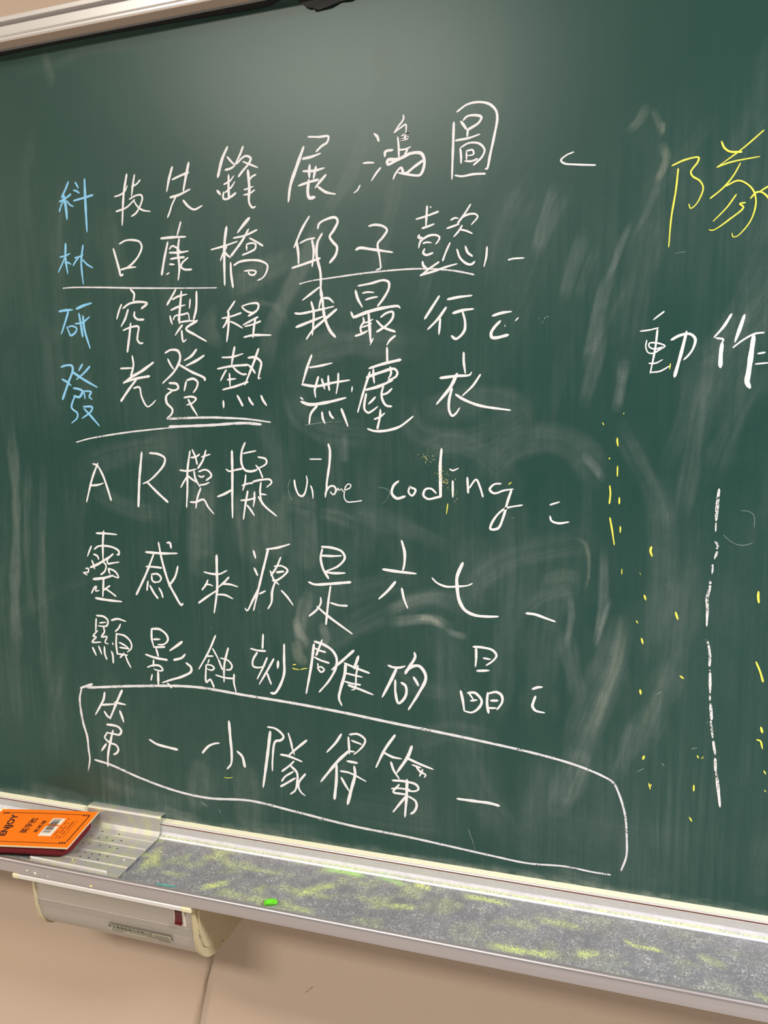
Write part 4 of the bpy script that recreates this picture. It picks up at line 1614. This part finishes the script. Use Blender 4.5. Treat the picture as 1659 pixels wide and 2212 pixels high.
# four fine ribs across the front
bp2 = []
for i, (y, z) in enumerate(body):
    bp2.append((y, z))
ribz = [.8514, .8491, .8468, .8445, .8424]
front = []
for z in ribz:
    y = -.1123 + .0022 + (z - .8496) * -.068
    front += [(y, z + .0007), (y - .0009, z + .0003), (y - .0009, z - .0003), (y, z - .0007)]
hi = [p for p in body if p[1] > ribz[0] + .001 and p[0] < 0]
lo_ = [p for p in body if p[1] < ribz[-1] - .001 or p[0] >= 0 and p[1] < .86]
bodyprof = hi + front + lo_ + [(WALL_Y - .0002, .8958)]
seen = []
for p in bodyprof:
    if p not in seen: seen.append(p)
housing = MB().prism(seen, CX0 - .004, CX1 + .004).build('housing', MAT['alu_body'], cleaner)
for side, (x0, x1) in (('l', (.1632, CX0)), ('r', (CX1, .4550))):
    c = MB().prism(outer, x0, x1).build('end_cap', MAT['cream'], cleaner, label='cream plastic end cap'); bevel(c, .0012, 2)
    if side == 'r':
        rim = [(-.0390, .893), (-.0388, .8301), (-.0388, .8179), (-.0443, .8100), (-.0568, .8045), (-.0700, .8042), (-.0800, .8070), (-.0912, .8130), (-.0994, .8215), (-.1060, .8408), (-.1082, .8606), (-.1085, .893)]
        MB().prism([tuple(a) for a in curve_pts(rim, .003)], .4545, .4585).build('raised_panel', MAT['cream'], c)
        for sy, sz in ((-.1085, .8417), (-.0422, .7852)):
            s = MB().tube([(.4545, sy, sz), (.4562, sy, sz), (.4568, sy, sz)], [.0020, .0020, .0012], 12).build('screw', MAT['screw'], c, smooth=False, label='steel screw')
hb = MB().prism([(-.1150, .8952), (-.1215, .8952), (-.1232, .8938), (-.1232, .8886), (-.1215, .8872), (-.1150, .8872)], .1460, .4378).build('handle_bar', MAT['alu'], cleaner, label='rounded aluminium bar'); bevel(hb, .0012, 2)
for x0, x1 in ((.1352, .1462), (.4376, .4535)):
    p = MB().prism([(-.1150, .8954), (-.1217, .8954), (-.1234, .8940), (-.1234, .8884), (-.1217, .8870), (-.1150, .8870)], x0, x1).build('end_plug', MAT['plug'], hb, label='pale cream end plug'); bevel(p, .0012, 2)
def face_y(z): return -.1123 + .0022 + (z - .8496) * -.068
def FT(x, d, z): return (x, face_y(z) - d, z)
sw = MB().box((.4183, 0, .8562), (.4368, .0022, .8836), FT).build('switch', MAT['switch_frame'], cleaner, label='ivory switch frame'); bevel(sw, .0006)
rk = MB()
rv = [];
for x in (.4208, .4328):
    for z, d in ((.8602, .0022), (.8602, .0062), (.8650, .0046), (.8710, .0036), (.8770, .0036), (.8816, .0040), (.8816, .0022)):
        rv.append(FT(x + (.0003 if z > .875 else 0) * (1 if x < .43 else -1), d, z))
rk.add(rv, [(0, 1, 2, 3, 4, 5, 6), (13, 12, 11, 10, 9, 8, 7)] + [(i, (i + 1) % 7, 7 + (i + 1) % 7, 7 + i) for i in range(7)])
rko = rk.build('rocker', MAT['rocker'], sw, label='dark red rocker'); bevel(rko, .0005)
# maker's plate on the lower curve
def low_y(z):
    return -.1106 + (z - .8340 + .0022) / (.8128 - .8340) * .0056 + .0016
def PT(x, z, d): return (x, low_y(z) - d - .0009, z)
pz = np.linspace(.8196, .8325, 5)
pm = MB(); pv = [PT(x, z, .0004) for z in pz for x in (.2965, .4085)]
pm.add(pv, [(2 * i, 2 * i + 1, 2 * i + 3, 2 * i + 2) for i in range(4)])
plate = pm.build('maker_plate', MAT['plate'], cleaner, label='yellowed maker label')
t, f_, _ = text_mesh('文華黑板股份有限公司', .006)
MB().add([PT(.3050 + .0605 * x * 1.17, .8262 + .0056 * y, .0008) for x, y in t], f_).build('printed_word', MAT['plate_ink'], plate)
lg = MB()
leaf = [(.2984, .8300), (.2994, .8316), (.3004, .8306), (.3014, .8318), (.3022, .8306), (.3034, .8312), (.3028, .8292), (.3020, .8280), (.3022, .8266), (.3012, .8276), (.2998, .8282)]
lg.add([PT(x, z, .0008) for x, z in leaf], [tuple(range(len(leaf)))]).build('emblem', MAT['plate_ink'], plate)
sp_ = MB(); rs = random.Random(5)
for z, x0, x1 in ((.8240, .3030, .3300), (.8240, .3340, .3640), (.8225, .3660, .4060), (.8212, .3030, .3230), (.8246, .3660, .4060), (.8292, .3790, .4030), (.8272, .3790, .4050), (.8208, .3860, .4070)):
    x = x0
    while x < x1:
        w = rs.uniform(.0008, .0018); sp_.add([PT(x, z - .0006, .0008), PT(x + w, z - .0006, .0008), PT(x + w, z + .0006, .0008), PT(x, z + .0006, .0008)], [(0, 1, 2, 3)]); x += w + .0005
sp_.build('small_print', MAT['plate_grey'], plate)
cd = MB()
cp = curve_pts([(395.5, 790.), (397., 745.), (395.2, 704.4), (389.5, 682.8), (381., 655.), (374.9, 627.9), (367.9, 600.2), (361.7, 571.6), (352., 500.), (350., 400.), (356., 250.), (360., 60.), (360., 8.)], 12.)
for dx in (-.0011, .0011):
    cd.tube([(x / 1000. + dx, WALL_Y - .0030, z / 1000.) for x, z in cp], .00125, 8)
cd.build('power_cord', MAT['cord'], cleaner, smooth=True, label='beige twin power cord')

# ---------------------------------------------------------------- loose chalk
rs = random.Random(21)
def stub(name, a, b, r, mat, label, cat, group=None, rough=.12, k=9):
    """a broken bit of chalk lying from a to b"""
    A = Vector(a); B = Vector(b); mb = MB(); n = 5
    pts = [A.lerp(B, i / (n - 1)) for i in range(n)]
    mb.tube(pts, [r * .72, r, r * 1.03, r * .98, r * .66], k)
    mb.v = [(x + rs.uniform(-1, 1) * r * rough, y + rs.uniform(-1, 1) * r * rough, z + rs.uniform(-1, 1) * r * rough * .6) for x, y, z in mb.v]
    base = A.lerp(B, .5) - Vector((0, 0, r))
    return tag(mb.build(name, mat, None, loc=base), label, cat, group)
r = .0042
stub('chalk_stub', (.5640, -.1060, FL(-.106) + r), (.5805, -.1000, FL(-.100) + r), r, MAT['green'], 'bright green chalk stub lying at the front of the dusty tray', 'chalk', rough=.22, k=8)
r = .0011
stub('chalk_sliver', (.3868, -.1062, FL(-.106) + r), (.4180, -.1046, FL(-.1046) + r), r, MAT['teal'], 'thin teal chalk sliver on the tray right of the perforated insert', 'chalk', rough=.25)
g = 'chalk crumbs on the tray'
r = .0010
CR = [((.1640, -.1236, .9044), (.1672, -.1236, .9066), 'crumb', 'white chalk crumb stuck on the lip face, leftmost of the crumbs'),
      ((.1786, -.1236, .9052), (.1818, -.1236, .9016), 'crumb', 'white chalk crumb stuck on the lip face, second from the left'),
      ((.2030, -.1236, .9016), (.2062, -.1236, .9030), 'crumb', 'faint white chalk crumb on the lip face above the aluminium bar'),
      ((.2812, -.1236, .9006), (.2850, -.1236, .8998), 'ycrumb', 'yellowish chalk crumb on the lip face, rightmost of the crumbs there'),
      ((.3080, -.0780, gz(-.078) + .0019), (.3108, -.0764, gz(-.0764) + .0019), 'crumb', 'white chalk crumb near the right edge of the perforated insert'),
      ((.2270, -.0950, gz(-.095) + .0019), (.2290, -.0946, gz(-.0946) + .0019), 'ycrumb', 'pale yellow chalk crumb on the perforated insert beside the eraser')]
for a, b_, mt, lab in CR:
    stub('chalk_crumb', a, b_, r if 'faint' not in lab else .0006, MAT[mt], lab, 'chalk crumb', g, .3, 6)
